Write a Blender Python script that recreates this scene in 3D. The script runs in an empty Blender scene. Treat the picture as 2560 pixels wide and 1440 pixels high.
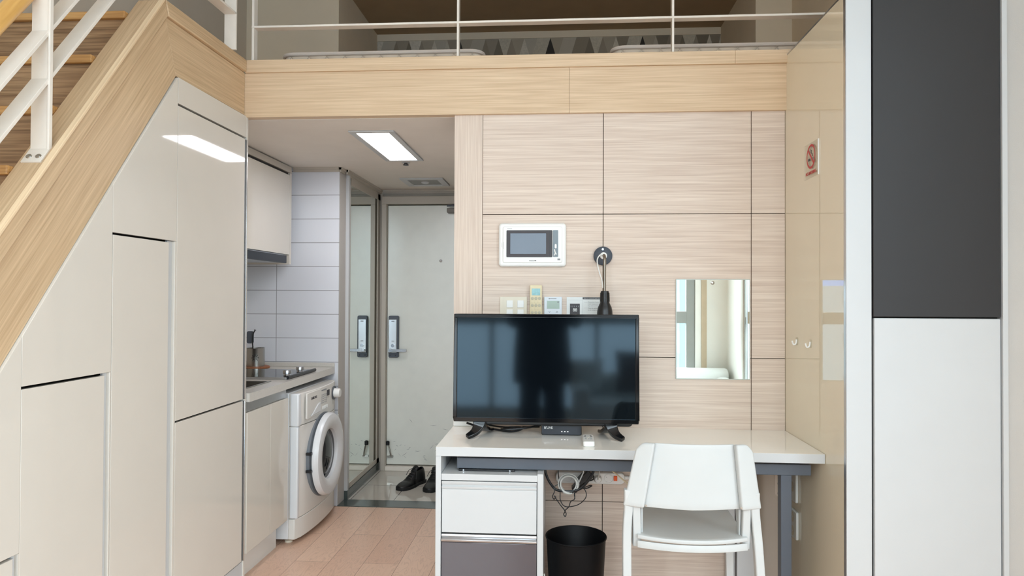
import bpy, bmesh, math, random
from mathutils import Vector, Matrix, Euler

PI = math.pi
C = bpy.context.scene.collection
SC = bpy.context.scene
random.seed(4)

# ------------------------------------------------------------------ camera
F_PX = 1740.0                                   # focal length for a 2560 px wide frame
def cam_matrix(yaw, pitch, roll):
    return Matrix.Rotation(yaw, 3, 'Z') @ Matrix.Rotation(pitch, 3, 'X') @ Matrix.Rotation(roll, 3, 'Y')
cam_d = bpy.data.cameras.new('camera')
cam = bpy.data.objects.new('camera', cam_d); C.objects.link(cam)
m3 = cam_matrix(0.0700, 0.0120, -0.0042) @ Matrix.Rotation(PI / 2, 3, 'X')
cam.matrix_world = Matrix.Translation((0, 0, 1.40)) @ m3.to_4x4()
cam_d.sensor_width = 36.0
cam_d.lens = F_PX / 2560.0 * 36.0
cam_d.clip_start = 0.02
SC.camera = cam

# ------------------------------------------------------------------ light and exposure
SC.view_settings.view_transform = 'Standard'
SC.view_settings.look = 'None'
SC.view_settings.gamma = 1.0
SC.view_settings.use_curve_mapping = False
SC.view_settings.exposure = 0.0
SC.cycles.max_bounces = 10
SC.cycles.diffuse_bounces = 5
SC.cycles.glossy_bounces = 6
SC.cycles.transparent_max_bounces = 16
SC.cycles.sample_clamp_indirect = 6.0

w = bpy.data.worlds.new('sky'); SC.world = w; w.use_nodes = True
nt = w.node_tree; nt.nodes.clear()
wo = nt.nodes.new('ShaderNodeOutputWorld'); bg = nt.nodes.new('ShaderNodeBackground')
tc = nt.nodes.new('ShaderNodeTexCoord'); sx = nt.nodes.new('ShaderNodeSeparateXYZ')
rp = nt.nodes.new('ShaderNodeValToRGB')
rp.color_ramp.elements[0].position = 0.36; rp.color_ramp.elements[0].color = (0.24, 0.30, 0.345, 1)
rp.color_ramp.elements[1].position = 0.54; rp.color_ramp.elements[1].color = (0.43, 0.495, 0.54, 1)
e_ = rp.color_ramp.elements.new(0.80); e_.color = (0.85, 0.95, 1.02, 1)
mr = nt.nodes.new('ShaderNodeMapRange'); mr.inputs[1].default_value = -1; mr.inputs[2].default_value = 1
nt.links.new(tc.outputs['Generated'], sx.inputs[0]); nt.links.new(sx.outputs['Z'], mr.inputs[0])
nt.links.new(mr.outputs[0], rp.inputs[0]); nt.links.new(rp.outputs[0], bg.inputs[0])
bg.inputs[1].default_value = 11.0
nt.links.new(bg.outputs[0], wo.inputs[0])

ROOM_X0, ROOM_X1, ROOM_Y0 = -2.15, 1.95, -1.80
WIN_X0, WIN_X1, WIN_Z0, WIN_Z1 = -1.95, 1.58, 0.10, 3.44
CEIL = 3.54
pl = bpy.data.lights.new('window_portal', 'AREA'); pl.shape = 'RECTANGLE'
pl.size = WIN_X1 - WIN_X0; pl.size_y = WIN_Z1 - WIN_Z0
pl.cycles.is_portal = True
po = bpy.data.objects.new('window_portal', pl); C.objects.link(po)
po.location = ((WIN_X0 + WIN_X1) / 2, ROOM_Y0 - 0.16, (WIN_Z0 + WIN_Z1) / 2)
po.rotation_euler = (PI / 2, 0, 0)              # shines into the room (+Y)
W2_Y0, W2_Y1, W2_Z0, W2_Z1 = -1.20, 1.00, 0.24, 3.30
p2 = bpy.data.lights.new('side_window_portal', 'AREA'); p2.shape = 'RECTANGLE'
p2.size = W2_Z1 - W2_Z0; p2.size_y = W2_Y1 - W2_Y0
p2.cycles.is_portal = True
po2 = bpy.data.objects.new('side_window_portal', p2); C.objects.link(po2)
po2.location = (2.12, (W2_Y0 + W2_Y1) / 2, (W2_Z0 + W2_Z1) / 2)
po2.rotation_euler = (0, PI / 2, 0)             # shines into the room (-X)

# ------------------------------------------------------------------ materials
def newmat(name):
    m = bpy.data.materials.new(name); m.use_nodes = True
    return m, m.node_tree, m.node_tree.nodes['Principled BSDF']
def lin(c):
    return tuple((x / 255 / 12.92) if x / 255 <= 0.04045 else ((x / 255 + 0.055) / 1.055) ** 2.4 for x in c)
def mat(name, rgb, rough=0.5, metal=0.0, var=0.04, vscale=6.0, bump=0.0, bscale=200.0, coat=0.0, spec=0.5, srgb=True):
    """flat colour with a slight procedural mottling and an optional fine bump"""
    m, t, b = newmat(name)
    col = lin(rgb) if srgb else rgb
    n = t.nodes.new('ShaderNodeTexNoise'); n.inputs['Scale'].default_value = vscale; n.inputs['Detail'].default_value = 4
    co = t.nodes.new('ShaderNodeTexCoord'); t.links.new(co.outputs['Object'], n.inputs['Vector'])
    r = t.nodes.new('ShaderNodeValToRGB')
    r.color_ramp.elements[0].position = 0.3; r.color_ramp.elements[1].position = 0.7
    r.color_ramp.elements[0].color = (*[c * (1 - var) for c in col], 1)
    r.color_ramp.elements[1].color = (*[min(1, c * (1 + var)) for c in col], 1)
    t.links.new(n.outputs['Fac'], r.inputs[0]); t.links.new(r.outputs[0], b.inputs['Base Color'])
    b.inputs['Roughness'].default_value = rough; b.inputs['Metallic'].default_value = metal
    b.inputs['Coat Weight'].default_value = coat; b.inputs['Coat Roughness'].default_value = 0.03
    b.inputs['Specular IOR Level'].default_value = spec
    if bump:
        n2 = t.nodes.new('ShaderNodeTexNoise'); n2.inputs['Scale'].default_value = bscale; n2.inputs['Detail'].default_value = 3
        t.links.new(co.outputs['Object'], n2.inputs['Vector'])
        bp = t.nodes.new('ShaderNodeBump'); bp.inputs['Strength'].default_value = bump; bp.inputs['Distance'].default_value = 0.002
        t.links.new(n2.outputs['Fac'], bp.inputs['Height']); t.links.new(bp.outputs[0], b.inputs['Normal'])
    return m
def emit(name, rgb, s):
    m, t, b = newmat(name)
    b.inputs['Base Color'].default_value = (*rgb, 1); b.inputs['Emission Color'].default_value = (*rgb, 1)
    b.inputs['Emission Strength'].default_value = s
    return m
def wood(name, light, dark, rot=(0, 0, 0), fine=70.0, rough=0.45, mid=None, contrast=1.0):
    """straight grained oak: grain runs along local X after rot"""
    m, t, b = newmat(name)
    L, D = lin(light), lin(dark)
    co = t.nodes.new('ShaderNodeTexCoord')
    mp0 = t.nodes.new('ShaderNodeMapping'); mp0.inputs['Rotation'].default_value = rot
    t.links.new(co.outputs['Object'], mp0.inputs['Vector'])
    def noise(scale, vec, detail, dist=0.0):
        mp = t.nodes.new('ShaderNodeMapping'); mp.inputs['Scale'].default_value = vec
        t.links.new(mp0.outputs[0], mp.inputs['Vector'])
        n = t.nodes.new('ShaderNodeTexNoise'); n.inputs['Scale'].default_value = scale
        n.inputs['Detail'].default_value = detail; n.inputs['Distortion'].default_value = dist
        t.links.new(mp.outputs[0], n.inputs['Vector'])
        return n
    n1 = noise(1.0, (2.6, fine * 2.0, fine * 2.0), 4, 0.15)
    n2 = noise(1.0, (0.8, fine * .32, fine * .32), 2, 0.5)
    n3 = noise(1.0, (6.0, fine * 4.0, fine * 4.0), 2)
    a = t.nodes.new('ShaderNodeMath'); a.operation = 'MULTIPLY_ADD'; a.inputs[1].default_value = 0.58
    t.links.new(n1.outputs['Fac'], a.inputs[0])
    a2 = t.nodes.new('ShaderNodeMath'); a2.operation = 'MULTIPLY'; a2.inputs[1].default_value = 0.14
    t.links.new(n2.outputs['Fac'], a2.inputs[0]); t.links.new(a2.outputs[0], a.inputs[2])
    a3 = t.nodes.new('ShaderNodeMath'); a3.operation = 'MULTIPLY_ADD'; a3.inputs[1].default_value = 0.28
    t.links.new(n3.outputs['Fac'], a3.inputs[0]); t.links.new(a.outputs[0], a3.inputs[2])
    r = t.nodes.new('ShaderNodeValToRGB')
    k = 0.13 / contrast
    r.color_ramp.elements[0].position = 0.5 - k; r.color_ramp.elements[1].position = 0.5 + k * .8
    r.color_ramp.elements[0].color = (*D, 1); r.color_ramp.elements[1].color = (*L, 1)
    t.links.new(a3.outputs[0], r.inputs[0]); t.links.new(r.outputs[0], b.inputs['Base Color'])
    bp = t.nodes.new('ShaderNodeBump'); bp.inputs['Strength'].default_value = 0.12; bp.inputs['Distance'].default_value = 0.001
    t.links.new(a3.outputs[0], bp.inputs['Height']); t.links.new(bp.outputs[0], b.inputs['Normal'])
    b.inputs['Roughness'].default_value = rough
    return m
SLOPE = math.atan(1.25)
M = {}
M['wood_wall'] = wood('wood_wall', (226, 210, 195), (196, 174, 158), fine=66, contrast=0.62)
M['wood_wall_v'] = wood('wood_wall_vertical', (226, 210, 195), (196, 174, 158), rot=(0, PI / 2, 0), fine=75, contrast=0.62)
M['wood_beam'] = wood('wood_beam', (226, 200, 168), (196, 166, 131), fine=60, contrast=0.62)
M['wood_land'] = wood('wood_landing', (218, 190, 154), (184, 154, 118), rot=(0, 0, PI / 2), fine=60, contrast=0.7)
M['wood_slope'] = wood('wood_slope', (218, 190, 154), (184, 154, 118), rot=(-SLOPE, 0, -PI / 2), fine=60, contrast=0.7)
M['wood_bead_lit'] = wood('wood_edge_bead_lit', (238, 212, 176), (216, 186, 148), rot=(-SLOPE, 0, -PI / 2), fine=60, contrast=0.6)  # lighter tone stands in for the light and shadow lines along the bead
M['wood_riser'] = wood('wood_riser', (168, 134, 98), (118, 88, 60), fine=40)
M['wood_nosing'] = wood('wood_nosing', (205, 158, 98), (168, 122, 70), fine=40)
M['wood_rail'] = wood('wood_handrail', (226, 178, 104), (196, 146, 76), rot=(-SLOPE, 0, -PI / 2), fine=20, rough=0.3)
M['cream'] = mat('cream_gloss_laminate', (217, 211, 201), rough=0.05, var=0.01, coat=0.0, spec=0.5)
M['cream_k'] = mat('cream_kitchen_laminate', (214, 208, 197), rough=0.08, var=0.01)
M['beige'] = mat('beige_gloss_panel', (230, 219, 196), rough=0.025, var=0.01, spec=0.9)
M['white'] = mat('white_laminate', (199, 201, 202), rough=0.35, var=0.01)
M['white_gloss'] = mat('white_gloss_top', (248, 244, 237), rough=0.04, var=0.01, spec=0.5)
M['white_plastic'] = mat('white_plastic', (238, 238, 235), rough=0.38, var=0.015, vscale=3)
M['white_shell'] = mat('chair_white', (194, 196, 195), rough=0.42, var=0.02, vscale=8, bump=0.05, bscale=900)
M['white_metal'] = mat('white_painted_steel', (234, 226, 215), rough=0.35, var=0.03, vscale=15)
M['appliance'] = mat('appliance_white', (226, 228, 230), rough=0.25, var=0.01)
M['appliance_gray'] = mat('appliance_gray', (226, 223, 217), rough=0.25, var=0.01)
M['charcoal'] = mat('charcoal_door', (41, 40, 41), rough=0.5, var=0.03, vscale=3)
M['steel_gray'] = mat('gray_painted_steel', (82, 89, 99), rough=0.45, var=0.03)
M['black'] = mat('black_plastic', (22, 23, 26), rough=0.35, var=0.05)
M['black_gloss'] = mat('black_gloss', (8, 10, 14), rough=0.08, var=0.02)
M['screen'] = mat('screen_glass', (7, 11, 16), rough=0.07, var=0.01, spec=0.55)
M['screen'].node_tree.nodes['Principled BSDF'].inputs['Specular Tint'].default_value = (0.62, 0.84, 1.0, 1)
M['dark'] = mat('gap_shade', (40, 36, 33), rough=0.8)  # dark tone puts the shade of gaps into the parts behind them
M['black_matte'] = mat('bin_black', (6, 7, 10), rough=0.5, var=0.05, spec=0.2)
M['dark_mirror'] = mat('dark_gloss_drawer', (78, 74, 80), rough=0.06, var=0.02, spec=1.0)
M['chrome'] = mat('chrome', (205, 208, 212), rough=0.18, metal=1.0, var=0.02)
M['alu'] = mat('aluminium', (198, 200, 203), rough=0.3, metal=1.0, var=0.03)
M['steel'] = mat('stainless_steel', (180, 178, 172), rough=0.28, metal=1.0, var=0.05)
M['mirror'] = mat('mirror_silver', (236, 242, 238), rough=0.005, metal=1.0, var=0.002)
M['mirror_edge'] = mat('mirror_edge', (196, 200, 192), rough=0.2, var=0.03)
M['paint'] = mat('off_white_paint', (240, 237, 230), rough=0.8, var=0.015, bump=0.08, bscale=500)
M['paint_warm'] = mat('taupe_wallpaper', (230, 212, 186), rough=0.85, var=0.02, bump=0.1, bscale=400)
M['paint_left'] = mat('warm_gray_wallpaper', (208, 196, 180), rough=0.85, var=0.02, bump=0.2, bscale=350)
M['paint_gray'] = mat('gray_wallpaper', (192, 188, 183), rough=0.85, var=0.02, bump=0.2, bscale=350)
M['ceiling'] = mat('ceiling_paper', (232, 225, 216), rough=0.85, var=0.02, bump=0.12, bscale=300)
M['shaded_ceiling'] = mat('shaded_ceiling_paper', (176, 148, 114), rough=0.85, var=0.04, bump=0.12, bscale=300)  # brown tone puts the alcove's shade into the ceiling colour
M['door_paint'] = mat('entry_door_steel', (230, 232, 224), rough=0.28, var=0.02, vscale=12, spec=0.9)
M['frame_paint'] = mat('door_frame_beige', (190, 182, 170), rough=0.45, var=0.02)
M['stone'] = mat('dark_stone', (74, 82, 80), rough=0.15, var=0.06)
M['leather'] = mat('black_leather', (14, 14, 15), rough=0.42, var=0.1, vscale=40, bump=0.2, bscale=160)
M['sole'] = mat('shoe_sole', (10, 10, 11), rough=0.7)
M['brown_wood'] = wood('trivet_wood', (150, 92, 52), (110, 62, 34), fine=40)
M['worktop'] = mat('worktop_stone', (203, 199, 192), rough=0.18, var=0.03, vscale=90)
M['cable_gray'] = mat('cable_gray', (205, 205, 200), rough=0.45)
M['cable_cream'] = mat('cable_cream', (214, 199, 166), rough=0.45)
M['orange'] = mat('orange_switch', (238, 98, 42), rough=0.35)
M['ivory'] = mat('ivory_plastic', (226, 217, 198), rough=0.4)
M['lcd'] = mat('lcd_green', (176, 194, 182), rough=0.2)
M['lcd_blue'] = mat('lcd_blue', (150, 196, 200), rough=0.2, var=0.12, vscale=90)
M['lcd_gray'] = mat('intercom_screen', (96, 108, 124), rough=0.12, var=0.02)
M['ink'] = mat('dark_ink', (70, 68, 72), rough=0.6)
M['ink_gray'] = mat('gray_ink', (140, 142, 146), rough=0.6)
M['red'] = mat('sign_red', (190, 48, 52), rough=0.45)
M['paper'] = mat('white_paper', (232, 234, 232), rough=0.7)
M['mattress'] = None
M['dark_cloth'] = mat('dark_cloth', (20, 21, 25), rough=0.9, var=0.1)
M['skin'] = mat('skin', (206, 160, 136), rough=0.5)
M['sofa'] = mat('sofa_white', (222, 222, 218), rough=0.6)
M['cushion'] = mat('cushion_brown', (112, 102, 96), rough=0.9, var=0.05, bump=0.2)
M['win_frame'] = mat('window_frame_gray', (150, 150, 144), rough=0.4)

def clear_glass(name, tint=(1, 1, 1), ior=1.45):
    m, t, b = newmat(name); t.nodes.remove(b)
    o = t.nodes['Material Output']
    tr = t.nodes.new('ShaderNodeBsdfTransparent'); tr.inputs[0].default_value = (*tint, 1)
    gl = t.nodes.new('ShaderNodeBsdfGlossy'); gl.inputs['Roughness'].default_value = 0.01
    lw = t.nodes.new('ShaderNodeLayerWeight'); lw.inputs[0].default_value = 0.5
    pw_ = t.nodes.new('ShaderNodeMath'); pw_.operation = 'POWER'; pw_.inputs[1].default_value = 4.0
    fr = t.nodes.new('ShaderNodeMath'); fr.operation = 'MULTIPLY_ADD'; fr.inputs[1].default_value = 0.6; fr.inputs[2].default_value = 0.04
    t.links.new(lw.outputs['Facing'], pw_.inputs[0]); t.links.new(pw_.outputs[0], fr.inputs[0])
    mx = t.nodes.new('ShaderNodeMixShader')
    t.links.new(fr.outputs[0], mx.inputs[0]); t.links.new(tr.outputs[0], mx.inputs[1]); t.links.new(gl.outputs[0], mx.inputs[2])
    t.links.new(mx.outputs[0], o.inputs[0])
    return m
M['glass'] = clear_glass('window_glass', (0.96, 0.98, 0.98))
M['acrylic'] = clear_glass('clear_acrylic', (0.97, 0.97, 0.95))
def drum_glass():
    m = mat('washer_door_glass', (36, 38, 44), rough=0.05, var=0.05)
    return m
M['drum'] = drum_glass()

def plank_floor():
    m, t, b = newmat('floor_planks')
    co = t.nodes.new('ShaderNodeTexCoord')
    mp = t.nodes.new('ShaderNodeMapping'); mp.inputs['Rotation'].default_value = (0, 0, PI / 2)
    t.links.new(co.outputs['Object'], mp.inputs['Vector'])
    br = t.nodes.new('ShaderNodeTexBrick'); br.offset = 0.37; br.inputs['Scale'].default_value = 1.0
    br.inputs['Brick Width'].default_value = 1.15; br.inputs['Row Height'].default_value = 0.185
    br.inputs['Mortar Size'].default_value = 0.0012; br.inputs['Mortar Smooth'].default_value = 0.2
    br.inputs['Color1'].default_value = (*lin((230, 196, 172)), 1); br.inputs['Color2'].default_value = (*lin((216, 178, 154)), 1)
    br.inputs['Mortar'].default_value = (*lin((128, 92, 76)), 1)
    t.links.new(mp.outputs[0], br.inputs['Vector'])
    mp2 = t.nodes.new('ShaderNodeMapping'); mp2.inputs['Scale'].default_value = (9, 1.6, 1)
    t.links.new(co.outputs['Object'], mp2.inputs['Vector'])
    wv = t.nodes.new('ShaderNodeTexNoise'); wv.inputs['Scale'].default_value = 2.4; wv.inputs['Detail'].default_value = 2; wv.inputs['Distortion'].default_value = 0.6
    t.links.new(mp2.outputs[0], wv.inputs['Vector'])
    ml = t.nodes.new('ShaderNodeMath'); ml.operation = 'MULTIPLY'; ml.inputs[1].default_value = 11.0
    fr = t.nodes.new('ShaderNodeMath'); fr.operation = 'FRACT'
    t.links.new(wv.outputs['Fac'], ml.inputs[0]); t.links.new(ml.outputs[0], fr.inputs[0])
    r = t.nodes.new('ShaderNodeValToRGB')
    r.color_ramp.elements[0].position = 0.0; r.color_ramp.elements[0].color = (0.80, 0.78, 0.77, 1)
    r.color_ramp.elements[1].position = 0.35; r.color_ramp.elements[1].color = (1, 1, 1, 1)
    e = r.color_ramp.elements.new(0.92); e.color = (1, 1, 1, 1)
    e = r.color_ramp.elements.new(1.0); e.color = (0.84, 0.82, 0.81, 1)
    t.links.new(fr.outputs[0], r.inputs[0])
    mx = t.nodes.new('ShaderNodeMix'); mx.data_type = 'RGBA'; mx.blend_type = 'MULTIPLY'; mx.inputs[0].default_value = 0.75
    t.links.new(br.outputs['Color'], mx.inputs[6]); t.links.new(r.outputs[0], mx.inputs[7])
    t.links.new(mx.outputs[2], b.inputs['Base Color'])
    b.inputs['Roughness'].default_value = 0.32
    return m
M['floor'] = plank_floor()
def grid_mat(name, rgb, grout, wdt, hgt, rot, offset=0.0, rough=0.1, mortar=0.003, shift=(0, 0, 0), var=0.02, freq=2):
    m, t, b = newmat(name)
    co = t.nodes.new('ShaderNodeTexCoord')
    mp = t.nodes.new('ShaderNodeMapping'); mp.inputs['Rotation'].default_value = rot; mp.inputs['Location'].default_value = shift
    t.links.new(co.outputs['Object'], mp.inputs['Vector'])
    br = t.nodes.new('ShaderNodeTexBrick'); br.offset = offset; br.offset_frequency = freq; br.inputs['Scale'].default_value = 1.0
    br.inputs['Brick Width'].default_value = wdt; br.inputs['Row Height'].default_value = hgt
    br.inputs['Mortar Size'].default_value = mortar; br.inputs['Mortar Smooth'].default_value = 0.1
    c = lin(rgb)
    br.inputs['Color1'].default_value = (*c, 1); br.inputs['Color2'].default_value = (*[x * (1 - var) for x in c], 1)
    br.inputs['Mortar'].default_value = (*lin(grout), 1)
    t.links.new(mp.outputs[0], br.inputs['Vector']); t.links.new(br.outputs['Color'], b.inputs['Base Color'])
    bp = t.nodes.new('ShaderNodeBump'); bp.invert = True; bp.inputs['Strength'].default_value = 0.4; bp.inputs['Distance'].default_value = 0.002
    t.links.new(br.outputs['Fac'], bp.inputs['Height']); t.links.new(bp.outputs[0], b.inputs['Normal'])
    b.inputs['Roughness'].default_value = rough
    return m
# wall tile: courses 0.1594 m high, a grout line at Z = 0.958; uprights at X = -1.903
M['tile'] = grid_mat('kitchen_tile', (222, 225, 232), (150, 152, 156), 0.44, 0.1594, (-PI / 2, 0, 0), 0.0, 0.12, 0.0022, shift=(0.089, 0.0, 0.0))
M['entry_tile'] = grid_mat('entry_tile', (196, 190, 180), (92, 88, 84), 0.30, 0.60, (0, 0, 0), 0.0, 0.04, 0.0025, shift=(0.17, 0.1, 0))

def quilt():
    m, t, b = newmat('mattress_quilt')
    co = t.nodes.new('ShaderNodeTexCoord'); mp = t.nodes.new('ShaderNodeMapping')
    mp.inputs['Rotation'].default_value = (0, PI / 4, 0); mp.inputs['Scale'].default_value = (1, 1, 1)
    t.links.new(co.outputs['Object'], mp.inputs['Vector'])
    sxyz = t.nodes.new('ShaderNodeSeparateXYZ'); t.links.new(mp.outputs[0], sxyz.inputs[0])
    hs = []
    for ax in ('X', 'Z'):
        ml = t.nodes.new('ShaderNodeMath'); ml.operation = 'MULTIPLY'; ml.inputs[1].default_value = PI / 0.066
        sn = t.nodes.new('ShaderNodeMath'); sn.operation = 'SINE'
        ab = t.nodes.new('ShaderNodeMath'); ab.operation = 'ABSOLUTE'
        t.links.new(sxyz.outputs[ax], ml.inputs[0]); t.links.new(ml.outputs[0], sn.inputs[0]); t.links.new(sn.outputs[0], ab.inputs[0])
        hs.append(ab)
    mn = t.nodes.new('ShaderNodeMath'); mn.operation = 'MINIMUM'
    t.links.new(hs[0].outputs[0], mn.inputs[0]); t.links.new(hs[1].outputs[0], mn.inputs[1])
    pw = t.nodes.new('ShaderNodeMath'); pw.operation = 'POWER'; pw.inputs[1].default_value = 0.5
    t.links.new(mn.outputs[0], pw.inputs[0])
    bp = t.nodes.new('ShaderNodeBump'); bp.inputs['Strength'].default_value = 0.8; bp.inputs['Distance'].default_value = 0.012
    t.links.new(pw.outputs[0], bp.inputs['Height']); t.links.new(bp.outputs[0], b.inputs['Normal'])
    b.inputs['Base Color'].default_value = (*lin((216, 198, 178)), 1); b.inputs['Roughness'].default_value = 0.8
    return m
M['mattress'] = quilt()
M['mattress_trim'] = mat('mattress_piping', (214, 200, 188), rough=0.8)

# ------------------------------------------------------------------ mesh helpers
class MB:
    def __init__(s): s.bm = bmesh.new()
    def box(s, x0, x1, y0, y1, z0, z1):
        v = [s.bm.verts.new(p) for p in ((x0, y0, z0), (x1, y0, z0), (x1, y1, z0), (x0, y1, z0), (x0, y0, z1), (x1, y0, z1), (x1, y1, z1), (x0, y1, z1))]
        for f in ((3, 2, 1, 0), (4, 5, 6, 7), (0, 1, 5, 4), (1, 2, 6, 5), (2, 3, 7, 6), (3, 0, 4, 7)):
            s.bm.faces.new([v[i] for i in f])
        return s
    def prism(s, pts, axis, a0, a1):
        """pts: 2-D outline in the two other axes (in XYZ order), extruded along axis"""
        def p3(p, a):
            if axis == 'x': return (a, p[0], p[1])
            if axis == 'y': return (p[0], a, p[1])
            return (p[0], p[1], a)
        va = [s.bm.verts.new(p3(p, a0)) for p in pts]; vb = [s.bm.verts.new(p3(p, a1)) for p in pts]
        n = len(pts)
        s.bm.faces.new(va); s.bm.faces.new(vb[::-1])
        for i in range(n):
            s.bm.faces.new((va[i], vb[i], vb[(i + 1) % n], va[(i + 1) % n]))
        return s
    def rbox(s, x0, x1, y0, y1, z0, z1, r, axis='y', seg=6):
        """box with its four edges along axis rounded by r"""
        a = {'x': (y0, y1, z0, z1), 'y': (x0, x1, z0, z1), 'z': (x0, x1, y0, y1)}[axis]
        b = {'x': (x0, x1), 'y': (y0, y1), 'z': (z0, z1)}[axis]
        pts = []
        for cx, cy, st in ((a[1] - r, a[3] - r, 0), (a[0] + r, a[3] - r, 1), (a[0] + r, a[2] + r, 2), (a[1] - r, a[2] + r, 3)):
            for i in range(seg + 1):
                an = (st + i / seg) * PI / 2
                pts.append((cx + r * math.cos(an), cy + r * math.sin(an)))
        return s.prism(pts, axis, *b)
    def tube(s, pts, r, n=10, closed=False, cap=True):
        pts = [Vector(p) for p in pts]
        rr = r if isinstance(r, (list, tuple)) else [r] * len(pts)
        rings = []; prev = None
        m = len(pts)
        for i, p in enumerate(pts):
            if closed: d = pts[(i + 1) % m] - pts[i - 1]
            else: d = pts[min(i + 1, m - 1)] - pts[max(i - 1, 0)]
            d.normalize()
            if prev is None:
                up = Vector((0, 0, 1)) if abs(d.z) < 0.9 else Vector((1, 0, 0))
                u = d.cross(up).normalized()
            else:
                u = (prev - d * prev.dot(d)).normalized()
            prev = u; v = d.cross(u)
            rings.append([s.bm.verts.new(p + (u * math.cos(2 * PI * k / n) + v * math.sin(2 * PI * k / n)) * rr[i]) for k in range(n)])
        rng = range(m if closed else m - 1)
        for i in rng:
            a, b = rings[i], rings[(i + 1) % m]
            for k in range(n):
                s.bm.faces.new((a[k], a[(k + 1) % n], b[(k + 1) % n], b[k]))
        if cap and not closed:
            s.bm.faces.new(rings[0][::-1]); s.bm.faces.new(rings[-1])
        return s
    def lathe(s, prof, center, axis='z', n=40):
        """prof: (radius, height along axis)"""
        c = Vector(center); rings = []
        for r, h in prof:
            ring = []
            for k in range(n):
                a = 2 * PI * k / n
                if axis == 'z': p = Vector((r * math.cos(a), r * math.sin(a), h))
                elif axis == 'y': p = Vector((r * math.cos(a), h, r * math.sin(a)))
                else: p = Vector((h, r * math.cos(a), r * math.sin(a)))
                ring.append(s.bm.verts.new(c + p))
            rings.append(ring)
        for i in range(len(rings) - 1):
            a, b = rings[i], rings[i + 1]
            for k in range(n):
                s.bm.faces.new((a[k], a[(k + 1) % n], b[(k + 1) % n], b[k]))
        if prof[0][0] > 1e-6: s.bm.faces.new(rings[0])
        if prof[-1][0] > 1e-6: s.bm.faces.new(rings[-1][::-1])
        return s
    def cyl(s, c, r, h0, h1, axis='z', n=28):
        return s.lathe([(r, h0), (r, h1)], c, axis, n)
    def grid(s, fn, nu, nv, thick=None):
        """surface fn(u, v) with u, v in 0..1"""
        vs = [[s.bm.verts.new(fn(i / nu, j / nv)) for j in range(nv + 1)] for i in range(nu + 1)]
        fs = []
        for i in range(nu):
            for j in range(nv):
                fs.append(s.bm.faces.new((vs[i][j], vs[i + 1][j], vs[i + 1][j + 1], vs[i][j + 1])))
        return s
    def xform(s, mtx):
        bmesh.ops.transform(s.bm, matrix=mtx, verts=s.bm.verts); return s

def world_loc(o):
    v = Vector((0, 0, 0))
    while o is not None:
        v += o.location; o = o.parent
    return v
def obj(name, mb, m, parent=None, smooth=None, bevel=0.0, local=False, seg=2, mods=(), solid=0.0, subsurf=0):
    bm = mb.bm
    bmesh.ops.remove_doubles(bm, verts=bm.verts, dist=1e-6)
    bmesh.ops.recalc_face_normals(bm, faces=bm.faces)
    if parent is not None and not local:
        off = world_loc(parent); loc = Vector((0, 0, 0))
    else:
        off = loc = None
        if parent is None and not local:
            xs = [v.co for v in bm.verts]
            lo = Vector([min(c[i] for c in xs) for i in range(3)]); hi = Vector([max(c[i] for c in xs) for i in range(3)])
            loc = Vector(((lo.x + hi.x) / 2, (lo.y + hi.y) / 2, lo.z)); off = loc
    if off is not None: bmesh.ops.translate(bm, verts=bm.verts, vec=-off)
    me = bpy.data.meshes.new(name); bm.to_mesh(me); bm.free()
    if m is not None: me.materials.append(m)
    o = bpy.data.objects.new(name, me); C.objects.link(o)
    if loc is not None: o.location = loc
    if parent is not None: o.parent = parent
    if solid:
        q = o.modifiers.new('solid', 'SOLIDIFY'); q.thickness = solid; q.offset = 0
    if bevel:
        q = o.modifiers.new('bevel', 'BEVEL'); q.width = bevel; q.segments = seg; q.limit_method = 'ANGLE'; q.angle_limit = math.radians(40)
    if subsurf:
        q = o.modifiers.new('sub', 'SUBSURF'); q.levels = subsurf; q.render_levels = subsurf
    if smooth is None: smooth = bool(bevel)
    if smooth:
        for p in me.polygons: p.use_smooth = True
        try:
            me.set_sharp_from_angle(angle=math.radians(42))
        except Exception: pass
    return o
def tag(o, label, cat, group=None):
    o['label'] = label; o['category'] = cat
    if group: o['group'] = group
    return o
def thing(name, label, cat, loc=(0, 0, 0), group=None, rotz=0.0):
    o = bpy.data.objects.new(name, None); C.objects.link(o); o.empty_display_size = 0.05
    o.location = loc; o.rotation_euler = (0, 0, rotz)
    return tag(o, label, cat, group)
def struct(name, mb, m, parent=None, label=None, **k):
    o = obj(name, mb, m, parent, **k)
    if parent is None: o['kind'] = 'structure'
    if label: o['label'] = label
    return o
def sub(o, label): o['label'] = label; return o
def box(*a): return MB().box(*a)
def text_mb(s, size, mtx, thick=0.0004, align='CENTER', bold=False, sx=1.0):
    cu = bpy.data.curves.new('txt', 'FONT'); cu.body = s; cu.size = size; cu.align_x = align; cu.align_y = 'CENTER'
    cu.extrude = thick; cu.offset = 0.012 * size if bold else 0.0; cu.resolution_u = 3
    o = bpy.data.objects.new('txt', cu); C.objects.link(o)
    bpy.context.view_layer.update()
    me = bpy.data.meshes.new_from_object(o.evaluated_get(bpy.context.evaluated_depsgraph_get()))
    bpy.data.objects.remove(o); bpy.data.curves.remove(cu)
    mb = MB(); mb.bm.from_mesh(me); bpy.data.meshes.remove(me)
    mb.xform(mtx @ Matrix.Diagonal((sx, 1, 1, 1)))
    return mb
def face_front(x, y, z):          # text on a surface that looks towards -Y
    return Matrix.Translation((x, y, z)) @ Matrix.Rotation(PI / 2, 4, 'X')
def face_right(x, y, z):          # on a surface that looks towards +X
    return Matrix.Translation((x, y, z)) @ Matrix.Rotation(PI / 2, 4, 'Z') @ Matrix.Rotation(PI / 2, 4, 'X')
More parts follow.
